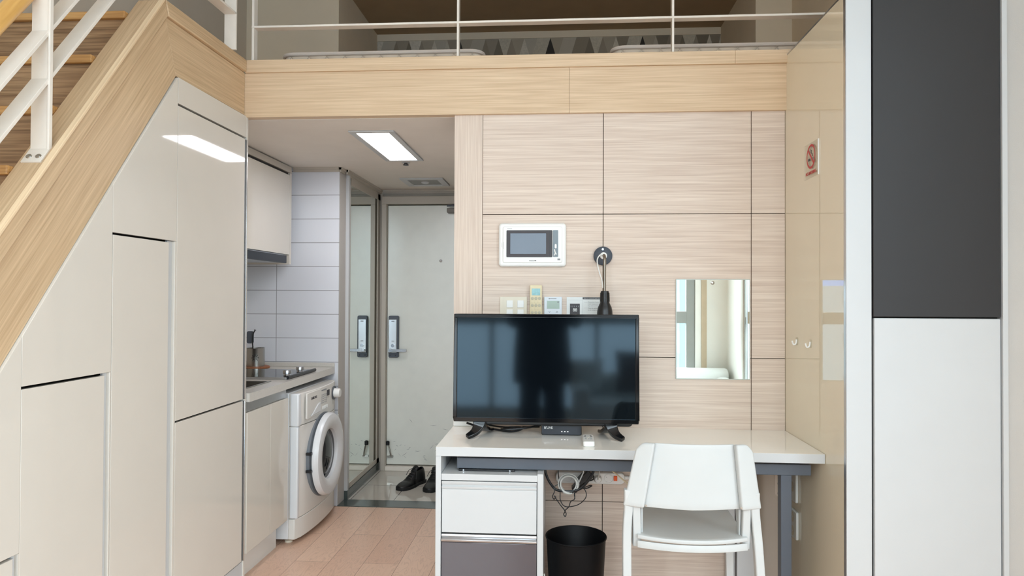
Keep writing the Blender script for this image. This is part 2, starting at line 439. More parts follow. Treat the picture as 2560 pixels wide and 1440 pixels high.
def face_left(x, y, z):           # on a surface that looks towards -X
    return Matrix.Translation((x, y, z)) @ Matrix.Rotation(-PI / 2, 4, 'Z') @ Matrix.Rotation(PI / 2, 4, 'X')
def catmull(pts, per=6, closed=False):
    P = [Vector(p) for p in pts]; n = len(P); out = []
    for i in range(n if closed else n - 1):
        if closed: a, b, c, d = P[i - 1], P[i], P[(i + 1) % n], P[(i + 2) % n]
        else: a, b, c, d = P[max(i - 1, 0)], P[i], P[i + 1], P[min(i + 2, n - 1)]
        for k in range(per):
            t = k / per
            out.append(0.5 * ((2 * b) + (c - a) * t + (2 * a - 5 * b + 4 * c - d) * t * t + (3 * b - a - 3 * c + d) * t ** 3))
    if not closed: out.append(P[-1])
    return out

# ------------------------------------------------------------------ the setting
YW = 3.27            # front of the wood panel wall
XS = -1.517          # front of the cabinets under the stairs
XR = 1.027           # glossy side of the wardrobe
YF = 2.587           # front of the wardrobe
ZC = 2.257           # ceiling over kitchen and entrance
LF = 2.43            # loft floor

struct('floor', box(-2.3, 2.1, -1.95, 4.55, -0.10, 0.0), M['floor'])
struct('floor_entry', box(-1.50, -0.43, 4.70, 5.66, -0.10, 0.0), M['entry_tile'])
struct('trim_1', MB().prism([(-1.50, 4.55), (-0.43, 4.55), (-0.43, 4.70), (-1.50, 4.70)], 'z', -0.1, 0.004), M['stone'], bevel=0.001)
struct('ceiling', box(-2.3, 2.1, -1.95, 4.60, CEIL, CEIL + 0.1), M['ceiling'])
struct('wall_left', box(-2.30, -2.15, -1.95, 4.60, 0, CEIL), M['paint_left'])
struct('wall_right', MB().box(1.95, 2.10, -1.95, W2_Y0, 0, CEIL).box(1.95, 2.10, W2_Y1, 2.62, 0, CEIL).box(1.95, 2.10, W2_Y0, W2_Y1, 0, W2_Z0).box(1.95, 2.10, W2_Y0, W2_Y1, W2_Z1, CEIL), M['paint'])
struct('wall_right_return', box(1.5775, 1.95, 2.605, 2.70, 0, CEIL), M['paint_gray'])
struct('wall_right_upper', box(1.5785, 1.70, 2.7005, 3.20, 0, CEIL), M['paint_warm'])
struct('wall_right_loft', box(1.487, 1.70, 3.2005, 4.75, 0, CEIL), M['paint_warm'])
# kitchen end wall (tiles) and side walls of the niche
tile = struct('wall_kitchen', box(-2.15, -1.4785, 4.55, 4.559, 0, ZC), M['tile'])
struct('wall_entry_left', box(-2.15, -1.478, 4.5595, 4.695, 0, ZC), M['paint_gray'])
struct('wall_entry_back', MB().box(-1.62, -1.437, 5.56, 5.66, 0, ZC).box(-1.437, -0.40, 5.56, 5.66, 2.200, ZC).box(-1.437, -0.40, 5.605, 5.66, 0, 2.2).box(-1.60, -1.437, 5.547, 5.56, 0, ZC), M['frame_paint'])  # box behind the door is added to block sky light at its gaps
struct('wall_entry_right', box(-0.43, -0.35, 3.40, 5.66, 0, ZC), M['paint_gray'])
# lower ceiling = underside of the loft
struct('ceiling_kitchen', box(-2.15, 1.48, 3.302, 5.70, ZC, ZC + 0.13), M['ceiling'])
struct('floor_loft', MB().box(-2.15, 1.48, 3.302, 5.70, ZC + 0.13, LF).box(-2.15, XS - 0.11, 2.51, 3.30, ZC + 0.13, LF), M['wood_beam'])
# cornices
co = MB()
def cornice_y(x, y0, y1, s):      # along Y, front faces s*X
    for d, z in ((0.012, 0.030), (0.020, 0.014)):
        co.box(min(x, x + s * d), max(x, x + s * d), y0, y1, ZC - z, ZC)
def cornice_x(y, x0, x1):
    for d, z in ((0.012, 0.030), (0.020, 0.014)):
        co.box(x0, x1, y - d, y, ZC - z, ZC)
cornice_x(4.55, -1.79, -1.478)
cornice_y(-1.478, 4.55, 4.645, 1); cornice_y(-1.46, 4.64, 5.56, 1); cornice_x(5.56, -1.46, -0.43)
struct('trim_2', co, M['frame_paint'])

# panelled back wall
pw = MB(); g = 0.0016
cols = [(-0.371, 0.196), (0.196, 0.874), (0.874, XR)]
rows = [(0.0, 0.447), (0.447, 1.120), (1.120, 1.786), (1.786, 2.262)]
for x0, x1 in cols:
    for z0, z1 in rows:
        pw.box(x0 + g, x1 - g, YW, YW + 0.012, z0 + g, z1 - g)
wb = struct('wall_back', pw, M['wood_wall'], bevel=0.0006)
struct('stile', box(-0.505, -0.371 - 0.0005, YW - 0.001, YW + 0.05, 0, 2.262), M['wood_wall_v'], parent=wb)
struct('backing', box(-0.49, XR, YW + 0.012, 3.39, 0, 2.262), M['dark'], parent=wb)

# loft edge: beam and curb cap
bm_ = MB()
bm_.box(XS - 0.012, 0.0360 - 0.0005, YW - 0.018, YW + 0.03, 2.2585, 2.4715).box(0.0360 + 0.0005, 1.48, YW - 0.018, YW + 0.03, 2.2585, 2.4715)
lb = struct('wall_loft_beam', bm_, M['wood_beam'], bevel=0.0006)
struct('curb_cap', MB().box(XS - 0.004, 0.7935, YW - 0.030, YW + 0.06, 2.4715, 2.532).box(0.7945, 1.48, YW - 0.030, YW + 0.06, 2.4715, 2.532), M['wood_beam'], parent=lb, bevel=0.001)

# loft room
struct('wall_loft_left', box(-2.15, -1.507, 4.60, 4.70, LF, CEIL), M['paint_warm'])
struct('wall_loft_right', box(1.257, 1.487, 4.60, 4.70, LF, CEIL), M['paint_warm'])
struct('wall_alcove_left', box(-1.60, -1.508, 4.70, 5.66, LF, CEIL), M['paint_warm'])
struct('wall_alcove_right', box(1.258, 1.35, 4.70, 5.66, LF, CEIL), M['paint_warm'])
struct('ceiling_alcove', box(-1.6, 1.35, 4.60, 5.70, CEIL, CEIL + 0.1), M['shaded_ceiling'])
struct('trim_3', box(-1.508, 1.258, 5.588, 5.62, 3.485, CEIL), M['paint_warm'])
def wallpaper():
    """stretched diamonds, chevrons and triangles in greys, flat printed paper"""
    bm = bmesh.new()
    greys = [(186, 174, 156), (160, 146, 128), (208, 196, 178), (128, 116, 100), (174, 160, 140), (58, 52, 46), (196, 184, 164), (148, 134, 116)]
    mats = [mat('paper_%d' % i, c, rough=0.8, var=0.10 if i in (2, 6) else 0.03, vscale=60 if i in (2, 6) else 10) for i, c in enumerate(greys)]
    W, Hh = 0.105, 0.175
    x0, x1, z0, z1 = -1.508, 1.258, LF, 3.485
    y = 5.594
    def lerp(a, b, t): return a + (b - a) * t
    rnd = random.Random(9)
    nr = int((z1 - z0) / Hh) + 2; nc = int((x1 - x0) / W) + 2
    for r in range(nr):
        zt = z1 - r * Hh; zb = zt - Hh
        if zb < z0: break
        off = (r % 2) * W / 2
        for c in range(-1, nc):
            xa = x0 + c * W + off
            kind = (c * 5 + r * 3) % 7
            dirn = 1 if (c // 3 + r) % 2 == 0 else -1
            # up triangle and down triangle of a strip
            up = [(xa, zb), (xa + W, zb), (xa + W / 2, zt)]
            dn = [(xa + W / 2, zt), (xa + W, zb), (xa + 1.5 * W, zt)]
            i1 = [0, 1, 5, 3, 6, 7, 2][kind]; i2 = [0, 3, 4, 2, 6, 1, 7][(kind + (1 if dirn < 0 else 0)) % 7]
            for tri, i in ((up, i1), (dn, i2)):
                q = [(min(max(px, x0), x1), pz) for px, pz in tri]
                area = abs((q[1][0] - q[0][0]) * (q[2][1] - q[0][1]) - (q[2][0] - q[0][0]) * (q[1][1] - q[0][1]))
                if area < 1e-5: continue
                f = bm.faces.new([bm.verts.new((px, y, pz)) for px, pz in q]); f.material_index = i
    mb = MB(); mb.bm = bm
    # solid wall behind the paper
    o = struct('wall_alcove_back', box(-1.60, 1.35, 5.60, 5.70, LF, CEIL), M['paint_warm'])
    for f in bm.faces:
        if f.normal.y > 0: f.normal_flip()
    p = obj('geometric_wallpaper', mb, None, o)
    for m in mats: p.data.materials.append(m)
    return o
wallpaper()

# window wall behind the camera
ww = MB()
ww.box(-2.15, WIN_X0, -1.95, -1.80, 0, CEIL).box(WIN_X1, 1.95, -1.95, -1.80, 0, CEIL)
ww.box(WIN_X0, WIN_X1, -1.95, -1.80, 0, WIN_Z0).box(WIN_X0, WIN_X1, -1.95, -1.80, WIN_Z1, CEIL)
struct('wall_window', ww, M['paint'])
struct('trim_4', box(1.65, 1.71, -1.7995, -1.785, 0.0, CEIL), mat('wood_strip_beige', (196, 176, 150), rough=0.7))  # wood-coloured strip on the wall beside the window
wf = MB(); fw = 0.05
xs = [WIN_X0, WIN_X0 + (WIN_X1 - WIN_X0) / 3, WIN_X0 + 2 * (WIN_X1 - WIN_X0) / 3, WIN_X1]
for x in xs:
    wf.box(max(x - fw / 2, WIN_X0), min(x + fw / 2, WIN_X1), -1.91, -1.83, WIN_Z0, WIN_Z1)
wf.box(WIN_X1 - 0.10, WIN_X1 + 0.0, -1.898, -1.818, WIN_Z0, WIN_Z1).box(WIN_X0, WIN_X1, -1.90, -1.82, 1.09, 1.23)
for z in (WIN_Z0 + fw / 2, 1.15, 2.25, WIN_Z1 - fw / 2):
    wf.box(WIN_X0, WIN_X1, -1.905, -1.835, z - fw * 0.7, z + fw * 0.7)
wfo = struct('window_1', wf, M['win_frame'], bevel=0.003)
pn = MB()
for i in range(3):
    for a, b in ((WIN_Z0, 1.15), (1.15, 2.25), (2.25, WIN_Z1)):
        x0, x1 = xs[i] + 0.02, xs[i + 1] - (0.02 if i < 2 else 0.09)
        vs = [pn.bm.verts.new(p) for p in ((x0, -1.87, a + 0.03), (x1, -1.87, a + 0.03), (x1, -1.87, b - 0.03), (x0, -1.87, b - 0.03))]
        pn.bm.faces.new(vs)
struct('pane', pn, M['glass'], parent=wfo)
wf = MB(); pn = MB(); ym = (W2_Y0 + W2_Y1) / 2
for y in (W2_Y0 + fw / 2, ym, W2_Y1 - fw / 2): wf.box(1.985, 2.065, y - fw / 2, y + fw / 2, W2_Z0, W2_Z1)
for z in (W2_Z0 + fw / 2, 1.15, 2.25, W2_Z1 - fw / 2): wf.box(1.990, 2.060, W2_Y0, W2_Y1, z - fw * 0.7, z + fw * 0.7)
for ya, yb_ in ((W2_Y0 + 0.02, ym - 0.02), (ym + 0.02, W2_Y1 - 0.02)):
    for a, b in ((W2_Z0, 1.15), (1.15, 2.25), (2.25, W2_Z1)):
        pn.bm.faces.new([pn.bm.verts.new(p) for p in ((2.025, ya, a + .03), (2.025, yb_, a + .03), (2.025, yb_, b - .03), (2.025, ya, b - .03))])
wfo2 = struct('window_2', wf, M['win_frame'], bevel=0.003)
struct('pane', pn, M['glass'], parent=wfo2)

# ------------------------------------------------------------------ entrance door (setting)
dr = struct('door_1', box(-1.395, -0.44, 5.535, 5.575, 0.045, 2.130), M['door_paint'], bevel=0.003)
dr['label'] = 'pale grey steel entrance door with scuffs along the bottom'
fr = MB().box(-1.437, -1.400, 5.50, 5.60, 0, 2.1368).box(-1.437, -0.43, 5.50, 5.60, 2.137, 2.20)
fr.box(-1.3998, -1.3955, 5.52, 5.533, 0, 2.1368)
struct('door_frame', fr, M['frame_paint'], parent=dr, bevel=0.003)
struct('door_sill', box(-1.40, -0.44, 5.50, 5.60, 0.0, 0.036), M['white_metal'], parent=dr, bevel=0.003)  # white paint stands in for the shine of the aluminium sill
# digital lock
lk = MB().rbox(-1.377, -1.296, 5.500, 5.535, 0.905, 1.240, 0.012, 'y')
lock = struct('door_lock', lk, M['steel_gray'], parent=dr, bevel=0.004)
struct('lock_face', MB().rbox(-1.372, -1.307, 5.488, 5.501, 0.945, 1.212, 0.006, 'y'), M['alu'], parent=lock, bevel=0.003)
struct('handle', MB().cyl((-1.350, 5.47, 0.965), 0.016, -0.005, 0.03, 'y').rbox(-1.368, -1.222, 5.458, 5.474, 0.953, 0.977, 0.004, 'y'), M['chrome'], parent=lock, bevel=0.002)
struct('thumb_turn', MB().cyl((-1.338, 5.478, 1.003), 0.013, 0, 0.012, 'y'), M['chrome'], parent=lock)
struct('lock_mark', MB().box(-1.350, -1.326, 5.4868, 5.4885, 1.192, 1.200).box(-1.348, -1.328, 5.4868, 5.4885, 1.036, 1.041), M['ink_gray'], parent=lock)
struct('screw', MB().cyl((-1.362, 5.497, 0.924), 0.005, 0, 0.005, 'y', 10).cyl((-1.318, 5.497, 0.924), 0.005, 0, 0.005, 'y', 10), M['black'], parent=lock)
struct('peephole', MB().lathe([(0.012, 0), (0.012, -0.004), (0.006, -0.006), (0.0, -0.004)], (-0.962, 5.535, 1.683), 'y', 20), M['alu'], parent=dr)
# door holder: foot plate, leg and rubber tip folded up
dh = MB().rbox(-1.388, -1.338, 5.522, 5.535, 0.100, 0.118, 0.004, 'y').tube([(-1.352, 5.515, 0.112), (-1.358, 5.505, 0.15), (-1.374, 5.50, 0.215)], 0.006, 10)
dho = struct('door_stopper', dh, M['steel'], parent=dr)
struct('rubber_tip', MB().lathe([(0.004, -0.018), (0.014, -0.016), (0.015, 0.012), (0.008, 0.018)], (-1.377, 5.50, 0.222), 'z', 18), M['black'], parent=dho, smooth=True)
# door closer at the top
dc = MB().box(-0.905, -0.60, 5.46, 5.535, 2.062, 2.098)
dco = struct('door_closer', dc, mat('closer_gray', (128, 124, 118), rough=0.5), parent=dr, bevel=0.006)
struct('closer_arm', MB().tube([(-0.90, 5.45, 2.115), (-0.70, 5.42, 2.118), (-0.55, 5.50, 2.12)], 0.008, 8), M['steel_gray'], parent=dco)
# scuffs
sc_ = MB(); rs = random.Random(3)
for i in range(26):
    x = rs.uniform(-1.36, -0.88); z = rs.choice([rs.uniform(0.08, 0.22), rs.uniform(0.08, 0.40)]); a = rs.uniform(-0.9, 0.9); l = rs.uniform(0.006, 0.03); t = rs.uniform(0.0008, 0.002)
    dx, dz = math.cos(a) * l, math.sin(a) * l; nx, nz = -math.sin(a) * t, math.cos(a) * t
    vs = [sc_.bm.verts.new((x + p, 5.5344, z + q)) for p, q in ((-dx, -dz), (nx, nz), (dx, dz), (-nx, -nz))]
    sc_.bm.faces.new(vs)
struct('scuff_marks', sc_, M['ink_gray'], parent=dr)

# ------------------------------------------------------------------ staircase
st = thing('staircase', 'steep oak staircase climbing along the left wall to the loft', 'stairs', (-1.8, 1.5, 0))
def sl(y, y0, z0, s): return z0 + (y - y0) * s
YA = 2.56; ZT = 2.532
# fascia below the cap, outer side
S1 = 1.255
def low(y): return 2.268 + (y - 2.65) * S1
def grv(y): return 2.474 + (y - 2.573) * S1
def bead(y): return ZT + (y - 2.555) * S1
yb = 0.85
fas = MB().prism([(yb, low(yb)), (2.650, 2.268), (2.575, 2.4735), (yb, grv(yb))], 'x', XS - 0.03, XS - 0.009)
obj('stringer', fas, M['wood_slope'], st, bevel=0.0008)
fas2 = MB().prism([(2.6505, 2.268), (YW - 0.02, 2.270), (YW - 0.02, 2.4735), (2.5755, 2.4735)], 'x', XS - 0.03, XS - 0.009)
obj('landing_fascia', fas2, M['wood_land'], st, bevel=0.0008)
cap = MB().prism([(yb, grv(yb)), (2.574, 2.4745), (2.552, ZT), (yb, bead(yb))], 'x', XS - 0.105, XS + 0.003)
cp = obj('stringer_cap', cap, M['wood_slope'], st, bevel=0.004)
cap2 = MB().prism([(2.575, 2.4745), (YW - 0.03, 2.4745), (YW - 0.03, ZT), (2.5525, ZT)], 'x', XS - 0.105, XS + 0.006)
obj('landing_cap', cap2, M['wood_land'], st, bevel=0.004)
brd = MB().prism([(yb, bead(yb) + 0.0005), (2.552, ZT + 0.0005), (2.546, ZT + 0.008), (yb, bead(yb) + 0.014)], 'x', XS - 0.012, XS + 0.009)
obj('edge_bead', brd, M['wood_bead_lit'], st, bevel=0.002)
obj('inner_stringer', MB().prism([(yb, low(yb) + 0.01), (2.60, low(2.60) + 0.01), (2.56, 2.474), (yb, grv(yb))], 'x', XS - 0.105, XS - 0.085), M['wood_slope'], st)
RISE, RUN = 0.226, 0.180
for k in range(10):
    zt = 2.458 - RISE * k; yf = 2.468 - RUN * k
    if zt < 0.15: break
    obj('tread', box(-2.147, XS - 0.1055, yf, yf + RUN + 0.03 if k else yf + 0.10, zt - 0.028, zt), M['wood_nosing'], st, bevel=0.004)
    obj('riser', box(-2.147, XS - 0.1055, yf + 0.018, yf + 0.034, max(0.0, zt - RISE), zt - 0.028), M['wood_riser'], st)

# stair railing
sr = thing('stair_railing', 'white flat-bar steel railing with round wooden handrail on the stair stringer', 'railing', (-1.577, 2.0, 1.85))
SR = 1.24; a_ = math.atan(SR)
def post(name, y, zb, ztop, par, plate=True):
    p = obj(name, box(-1.604, -1.551, y - 0.005, y + 0.005, zb, ztop), M['white_metal'], par, bevel=0.001)
    obj('post_edge', box(-1.5505, -1.5435, y - 0.007, y + 0.007, zb, ztop), M['white_metal'], p, bevel=0.001)
    return p
pz = bead(2.0)
p1 = post('post', 2.0, pz - 0.002, 2.36, sr)
# foot plate lying on the slope
pt = MB().box(-1.606, -1.543, -0.060, 0.004, 0.0, 0.006); pt.xform(Matrix.Translation((0, 2.0, pz + 0.002)) @ Matrix.Rotation(math.atan(S1), 4, 'X'))
plate = obj('foot_plate', pt, M['white_metal'], sr, bevel=0.001)
for x in (-1.590, -1.560):
    s_ = MB().lathe([(0.009, 0), (0.008, 0.003), (0.0, 0.004)], (0, 0, 0), 'z', 14); s_.xform(Matrix.Translation((x, 2.0, pz + 0.002)) @ Matrix.Rotation(math.atan(S1), 4, 'X') @ Matrix.Translation((0, -0.036, 0.006)))
    obj('screw', s_, M['steel'], plate, smooth=True)
def slope_bar(par, zc, y0, y1, name='rail'):
    b = MB().box(-1.604, -1.548, 0, (y1 - y0) / math.cos(a_), -0.005, 0.005)
    b.xform(Matrix.Translation((0, y0, zc + (y0 - 2.0) * SR)) @ Matrix.Rotation(a_, 4, 'X'))
    return obj(name, b, M['white_metal'], par, bevel=0.001)
for zc in (2.052, 2.198):
    slope_bar(sr, zc, 0.9, 2.50)
y0, y1 = 0.9, 2.5
obj('handrail', MB().tube([(-1.60, y0, 2.345 + (y0 - 2.0) * SR), (-1.60, y1, 2.345 + (y1 - 2.0) * SR)], 0.026, 20), M['wood_rail'], sr, smooth=True)

# landing + loft railing
lr = thing('loft_railing', 'white steel railing with thin posts along the loft edge', 'railing', (-0.2, 3.29, 2.532))
pl_ = obj('post', box(-1.552, -1.497, 3.094, 3.106, 2.532, 3.35), M['white_metal'], lr, bevel=0.001)
for x, dx in ((-1.493, 0.006), (-0.4915, 0.005), (0.5165, 0.005)):
    obj('post', box(x - dx, x + dx, 3.262, 3.302, 2.530, 3.35), M['white_metal'], lr, bevel=0.001)
for z in (2.70, 2.92, 3.14):
    obj('rail', box(-1.499, 1.485, 3.260, 3.304, z - 0.005, z + 0.005), M['white_metal'], lr, bevel=0.001)
    obj('rail', box(-1.552, -1.497, 2.55, 3.10, z - 0.005, z + 0.005), M['white_metal'], lr, bevel=0.001)
obj('top_rail', box(-1.555, 1.485, 3.255, 3.309, 3.34, 3.37), M['white_metal'], lr, bevel=0.002)

# mattresses on the loft floor
def mattress(x0, x1, y0, y1, z0, z1, label, pile):
    t = thing('mattress', label, 'mattress', ((x0 + x1) / 2, (y0 + y1) / 2, z0), 'mattresses on the loft')
    b = MB().rbox(x0, x1, y0, y1, z0, z1, 0.06, 'z', 8)
    obj('quilted_body', b, M['mattress'], t, bevel=0.02, seg=4)
    r = 0.06
    def loop(z):
        pts = []
        for cx, cy, s in ((x1 - r, y1 - r, 0), (x0 + r, y1 - r, 1), (x0 + r, y0 + r, 2), (x1 - r, y0 + r, 3)):
            for i in range(7):
                a = (s + i / 6) * PI / 2
                pts.append((cx + (r + .003) * math.cos(a), cy + (r + .003) * math.sin(a), z))
        return pts
    obj('piping', MB().tube(loop(z1 - 0.008), 0.010, 8, closed=True), M['mattress_trim'], t, smooth=True)
    obj('piping', MB().tube(loop(z0 + 0.015), 0.010, 8, closed=True), M['mattress_trim'], t, smooth=True)
mattress(-1.43, -0.40, 3.46, 5.40, LF + 0.001, 2.640, 'cream quilted mattress on the loft floor above the kitchen, left one', 0)
mattress(0.255, 1.28, 3.46, 5.40, LF + 0.001, 2.642, 'cream quilted mattress on the loft floor beside the wardrobe, right one', 0)

# ------------------------------------------------------------------ cabinets under the stairs
def ypanel(y0, y1, z0, z1, t=0.018, x=XS): return MB().box(x - t, x, y0, y1, z0, z1)
def body(par, y0, y1, z0, ztop0, ztop1):
    obj('carcass', MB().prism([(y0 + .004, z0), (y1 - .004, z0), (y1 - .004, ztop1 - .03), (y0 + .004, ztop0 - .03)], 'x', -2.10, XS - 0.055), M['dark'], par)
def slope_z(y): return low(y) - 0.003
# A: tall double door cabinet next to the kitchen
cA = thing('tall_cabinet', 'tall glossy cream cabinet with two stacked doors beside the kitchen', 'cabinet', (-1.8, 2.95, 0))
obj('carcass', box(-2.10, XS - 0.05, 2.656, 3.255, 0.0, 2.262), M['dark'], cA)
obj('upper_panel', ypanel(2.655, 3.262, 2.161, 2.264), M['cream'], cA, bevel=0.001)
dA = obj('door', ypanel(2.655, 3.240, 0.9015, 2.152), M['cream'], cA, bevel=0.0012)
dB = obj('door', ypanel(2.655, 3.240, 0.128, 0.8935), M['cream'], cA, bevel=0.0012)
for d, z0, z1 in ((dA, 0.9015, 2.150), (dB, 0.128, 0.8935)):
    h = obj('handle', MB().box(XS - 0.018, XS - 0.006, 3.2405, 3.250, z0, z1).box(XS - 0.018, XS + 0.006, 3.2505, 3.256, z0, z1), M['chrome'], d, bevel=0.0015)
obj('end_panel', box(-2.10, XS + 0.001, 3.2565, 3.272, 0.0, 2.264), M['cream'], cA, bevel=0.001)
obj('plinth', box(-1.60, XS - 0.004, 2.655, 3.256, 0.0, 0.122), M['white'], cA)
# B: middle cabinet
cB = thing('under_stair_cabinet', 'tall narrow cream cabinet under the stairs with one full-height door', 'cabinet', (-1.8, 2.45, 0), 'cream cabinets under the stairs')
body(cB, 2.262, 2.652, 0.0, slope_z(2.262), slope_z(2.652))
obj('upper_panel', MB().prism([(2.259, 1.612), (2.6520, 1.612), (2.6520, 2.262), (2.259, slope_z(2.259))], 'x', XS - 0.018, XS), M['cream'], cB, bevel=0.001)
dd = obj('door', ypanel(2.261, 2.598, 0.122, 1.604), M['cream'], cB, bevel=0.0012)
obj('handle_channel', MB().box(XS - 0.020, XS - 0.002, 2.6005, 2.6065, 0.122, 1.604).box(XS - 0.020, XS - 0.012, 2.6065, 2.640, 0.122, 1.611), M['white'], dd)
obj('side_trim', ypanel(2.6405, 2.6525, 0.122, 1.6115), M['cream'], cB, bevel=0.001)
obj('plinth', box(-1.60, XS - 0.004, 2.259, 2.6525, 0.0, 0.118), M['white'], cB)
# C
cC = thing('under_stair_cabinet', 'waist-high door cream cabinet under the lower half of the stairs', 'cabinet', (-1.8, 2.05, 0), 'cream cabinets under the stairs')
body(cC, 1.866, 2.256, 0.0, slope_z(1.866), slope_z(2.256))
obj('upper_panel', MB().prism([(1.866, 1.139), (2.2575, 1.139), (2.2575, slope_z(2.2575)), (1.866, slope_z(1.866))], 'x', XS - 0.018, XS), M['cream'], cC, bevel=0.001)
dd = obj('door', ypanel(1.866, 2.224, 0.122, 1.1305), M['cream'], cC, bevel=0.0012)
obj('handle_channel', MB().box(XS - 0.020, XS - 0.002, 2.2255, 2.2305, 0.122, 1.1305).box(XS - 0.020, XS - 0.012, 2.2305, 2.250, 0.122, 1.138), M['white'], dd)
obj('side_trim', ypanel(2.2503, 2.2578, 0.122, 1.1385), M['cream'], cC, bevel=0.001)
obj('plinth', box(-1.60, XS - 0.004, 1.866, 2.2578, 0.0, 0.118), M['white'], cC)
# D
cD = thing('under_stair_cabinet', 'lowest cream cabinet at the foot of the stairs, cut by the picture edge', 'cabinet', (-1.8, 1.6, 0), 'cream cabinets under the stairs')
body(cD, 1.47, 1.862, 0.0, slope_z(1.47), slope_z(1.862))
obj('upper_panel', MB().prism([(1.47, 0.672), (1.8645, 0.672), (1.8645, slope_z(1.8645)), (1.47, slope_z(1.47))], 'x', XS - 0.018, XS), M['cream'], cD, bevel=0.001)
dd = obj('door', ypanel(1.47, 1.842, 0.122, 0.664), M['cream'], cD, bevel=0.0012)
obj('handle_channel', MB().box(XS - 0.020, XS - 0.002, 1.8435, 1.8485, 0.122, 0.664).box(XS - 0.020, XS - 0.012, 1.8485, 1.860, 0.122, 0.671), M['white'], dd)
obj('side_trim', ypanel(1.8600, 1.8650, 0.122, 0.6715), M['cream'], cD)
obj('plinth', box(-1.60, XS - 0.004, 1.47, 1.865, 0.0, 0.118), M['white'], cD)

# ------------------------------------------------------------------ wardrobe on the right
wr = thing('wardrobe', 'built-in wardrobe with charcoal upper door, white lower door and glossy beige side', 'wardrobe', (1.3, 2.9, 0))
sp_ = sub(obj('side_panel', box(XR, XR + 0.02, YF + 0.022, YW + 0.05, 0.0, 2.505), M['beige'], wr), 'glossy beige side panel')
obj('top_edge', box(XR - 0.001, XR + 0.03, YF + 0.022, YW - 0.02, 2.5055, 2.512), M['alu'], sp_)
obj('edge_trim', box(XR - 0.001, XR + 0.02, YF + 0.004, YF + 0.0215, 0.0, 2.505), M['alu'], wr)
obj('frame_post', MB().box(XR, 1.1145, YF, YF + 0.0035, 0.0, 2.62).box(XR + 0.021, 1.1145, YF + 0.0035, YF + 0.6, 0.0, 2.505), M['white'], wr)
sub(obj('door', box(1.1185, 1.5560, YF - 0.006, YF + 0.014, 1.3325, 2.62), M['charcoal'], wr, bevel=0.002), 'charcoal upper door')
sub(obj('door', box(1.1225, 1.5560, YF - 0.004, YF + 0.014, 0.06, 1.3275), M['white'], wr, bevel=0.003), 'white lower door')
obj('frame_post', box(1.5590, 1.5770, YF - 0.012, YF + 0.6, 0.0, 2.62), M['white'], wr, bevel=0.001)
obj('carcass', box(1.115, 1.5585, YF + 0.02, YF + 0.62, 0.0, 2.505), M['dark'], wr)
# no smoking sign on the side panel
ns = thing('no_smoking_sign', 'clear acrylic NO SMOKING sign with red ring on the glossy beige panel', 'sign', (XR - 0.003, 2.93, 1.89))
obj('plate', box(XR - 0.0045, XR - 0.0005, 2.854, 3.012, 1.893, 2.036), M['acrylic'], ns)
sub(obj('plate_edge_shine', box(XR - 0.005, XR - 0.0005, 2.8505, 2.8535, 1.893, 2.036), M['white_plastic'], ns), 'near edge of the plate, its reflected light painted white')  # white colour stands in for light reflected in the acrylic edge
def xdisc(x, y, z, ro, ri, t=0.0006, n=40):
    mb = MB(); a = []; b = []
    for k in range(n):
        c, s = math.cos(2 * PI * k / n), math.sin(2 * PI * k / n)
        a.append(mb.bm.verts.new((x, y + ro * c, z + ro * s))); b.append(mb.bm.verts.new((x, y + ri * c, z + ri * s)))
    for k in range(n): mb.bm.faces.new((a[k], a[(k + 1) % n], b[(k + 1) % n], b[k]))
    return mb
ry, rz_ = 2.928, 1.979
ring = xdisc(XR - 0.0052, ry, rz_, 0.050, 0.041)
bar = MB().box(XR - 0.0055, XR - 0.0050, -0.043, 0.043, -0.0045, 0.0045); bar.xform(Matrix.Translation((0, ry, rz_)) @ Matrix.Rotation(PI / 4, 4, 'X'))
obj('red_ring', ring, M['red'], ns); obj('red_bar', bar, M['red'], ns)
cg = MB().box(XR - 0.0050, XR - 0.0047, ry + 0.008, ry + 0.032, rz_ - 0.016, rz_ - 0.006); obj('cigarette', cg, M['ink'], ns)
cg = MB().box(XR - 0.0050, XR - 0.0047, ry - 0.024, ry - 0.010, rz_ - 0.016, rz_ - 0.006); obj('cigarette_tip', cg, M['ink_gray'], ns)
obj('smoke_curl', MB().tube(catmull([(XR - 0.005, ry - 0.018, rz_ - 0.001), (XR - 0.005, ry - 0.013, rz_ + 0.010), (XR - 0.005, ry - 0.003, rz_ + 0.014), (XR - 0.005, ry - 0.004, rz_ + 0.024), (XR - 0.005, ry + 0.004, rz_ + 0.028)], 5), 0.0012, 6), M['ink'], ns)
obj('lettering', text_mb('NO SMOKING', 0.0185, face_left(XR - 0.0054, ry, 1.912), sx=1.0, bold=True), M['red'], ns)
# clear adhesive hooks
for i, (y, lab) in enumerate(((3.110, 'clear plastic adhesive hook on the beige panel, farther of two'), (2.945, 'clear plastic adhesive hook on the beige panel, nearer of two'))):
    h = thing('wall_hook', lab, 'hook', (XR, y, 1.20), 'clear hooks on the beige panel')
    obj('plate', MB().rbox(XR - 0.003, XR - 0.0005, y - 0.014, y + 0.014, 1.193, 1.228, 0.009, 'x'), M['acrylic'], h)
    obj('prong', MB().tube(catmull([(XR - 0.003, y, 1.218), (XR - 0.006, y, 1.200), (XR - 0.016, y, 1.196), (XR - 0.022, y, 1.212)], 4), 0.0035, 8), M['white_plastic'], h, smooth=True)
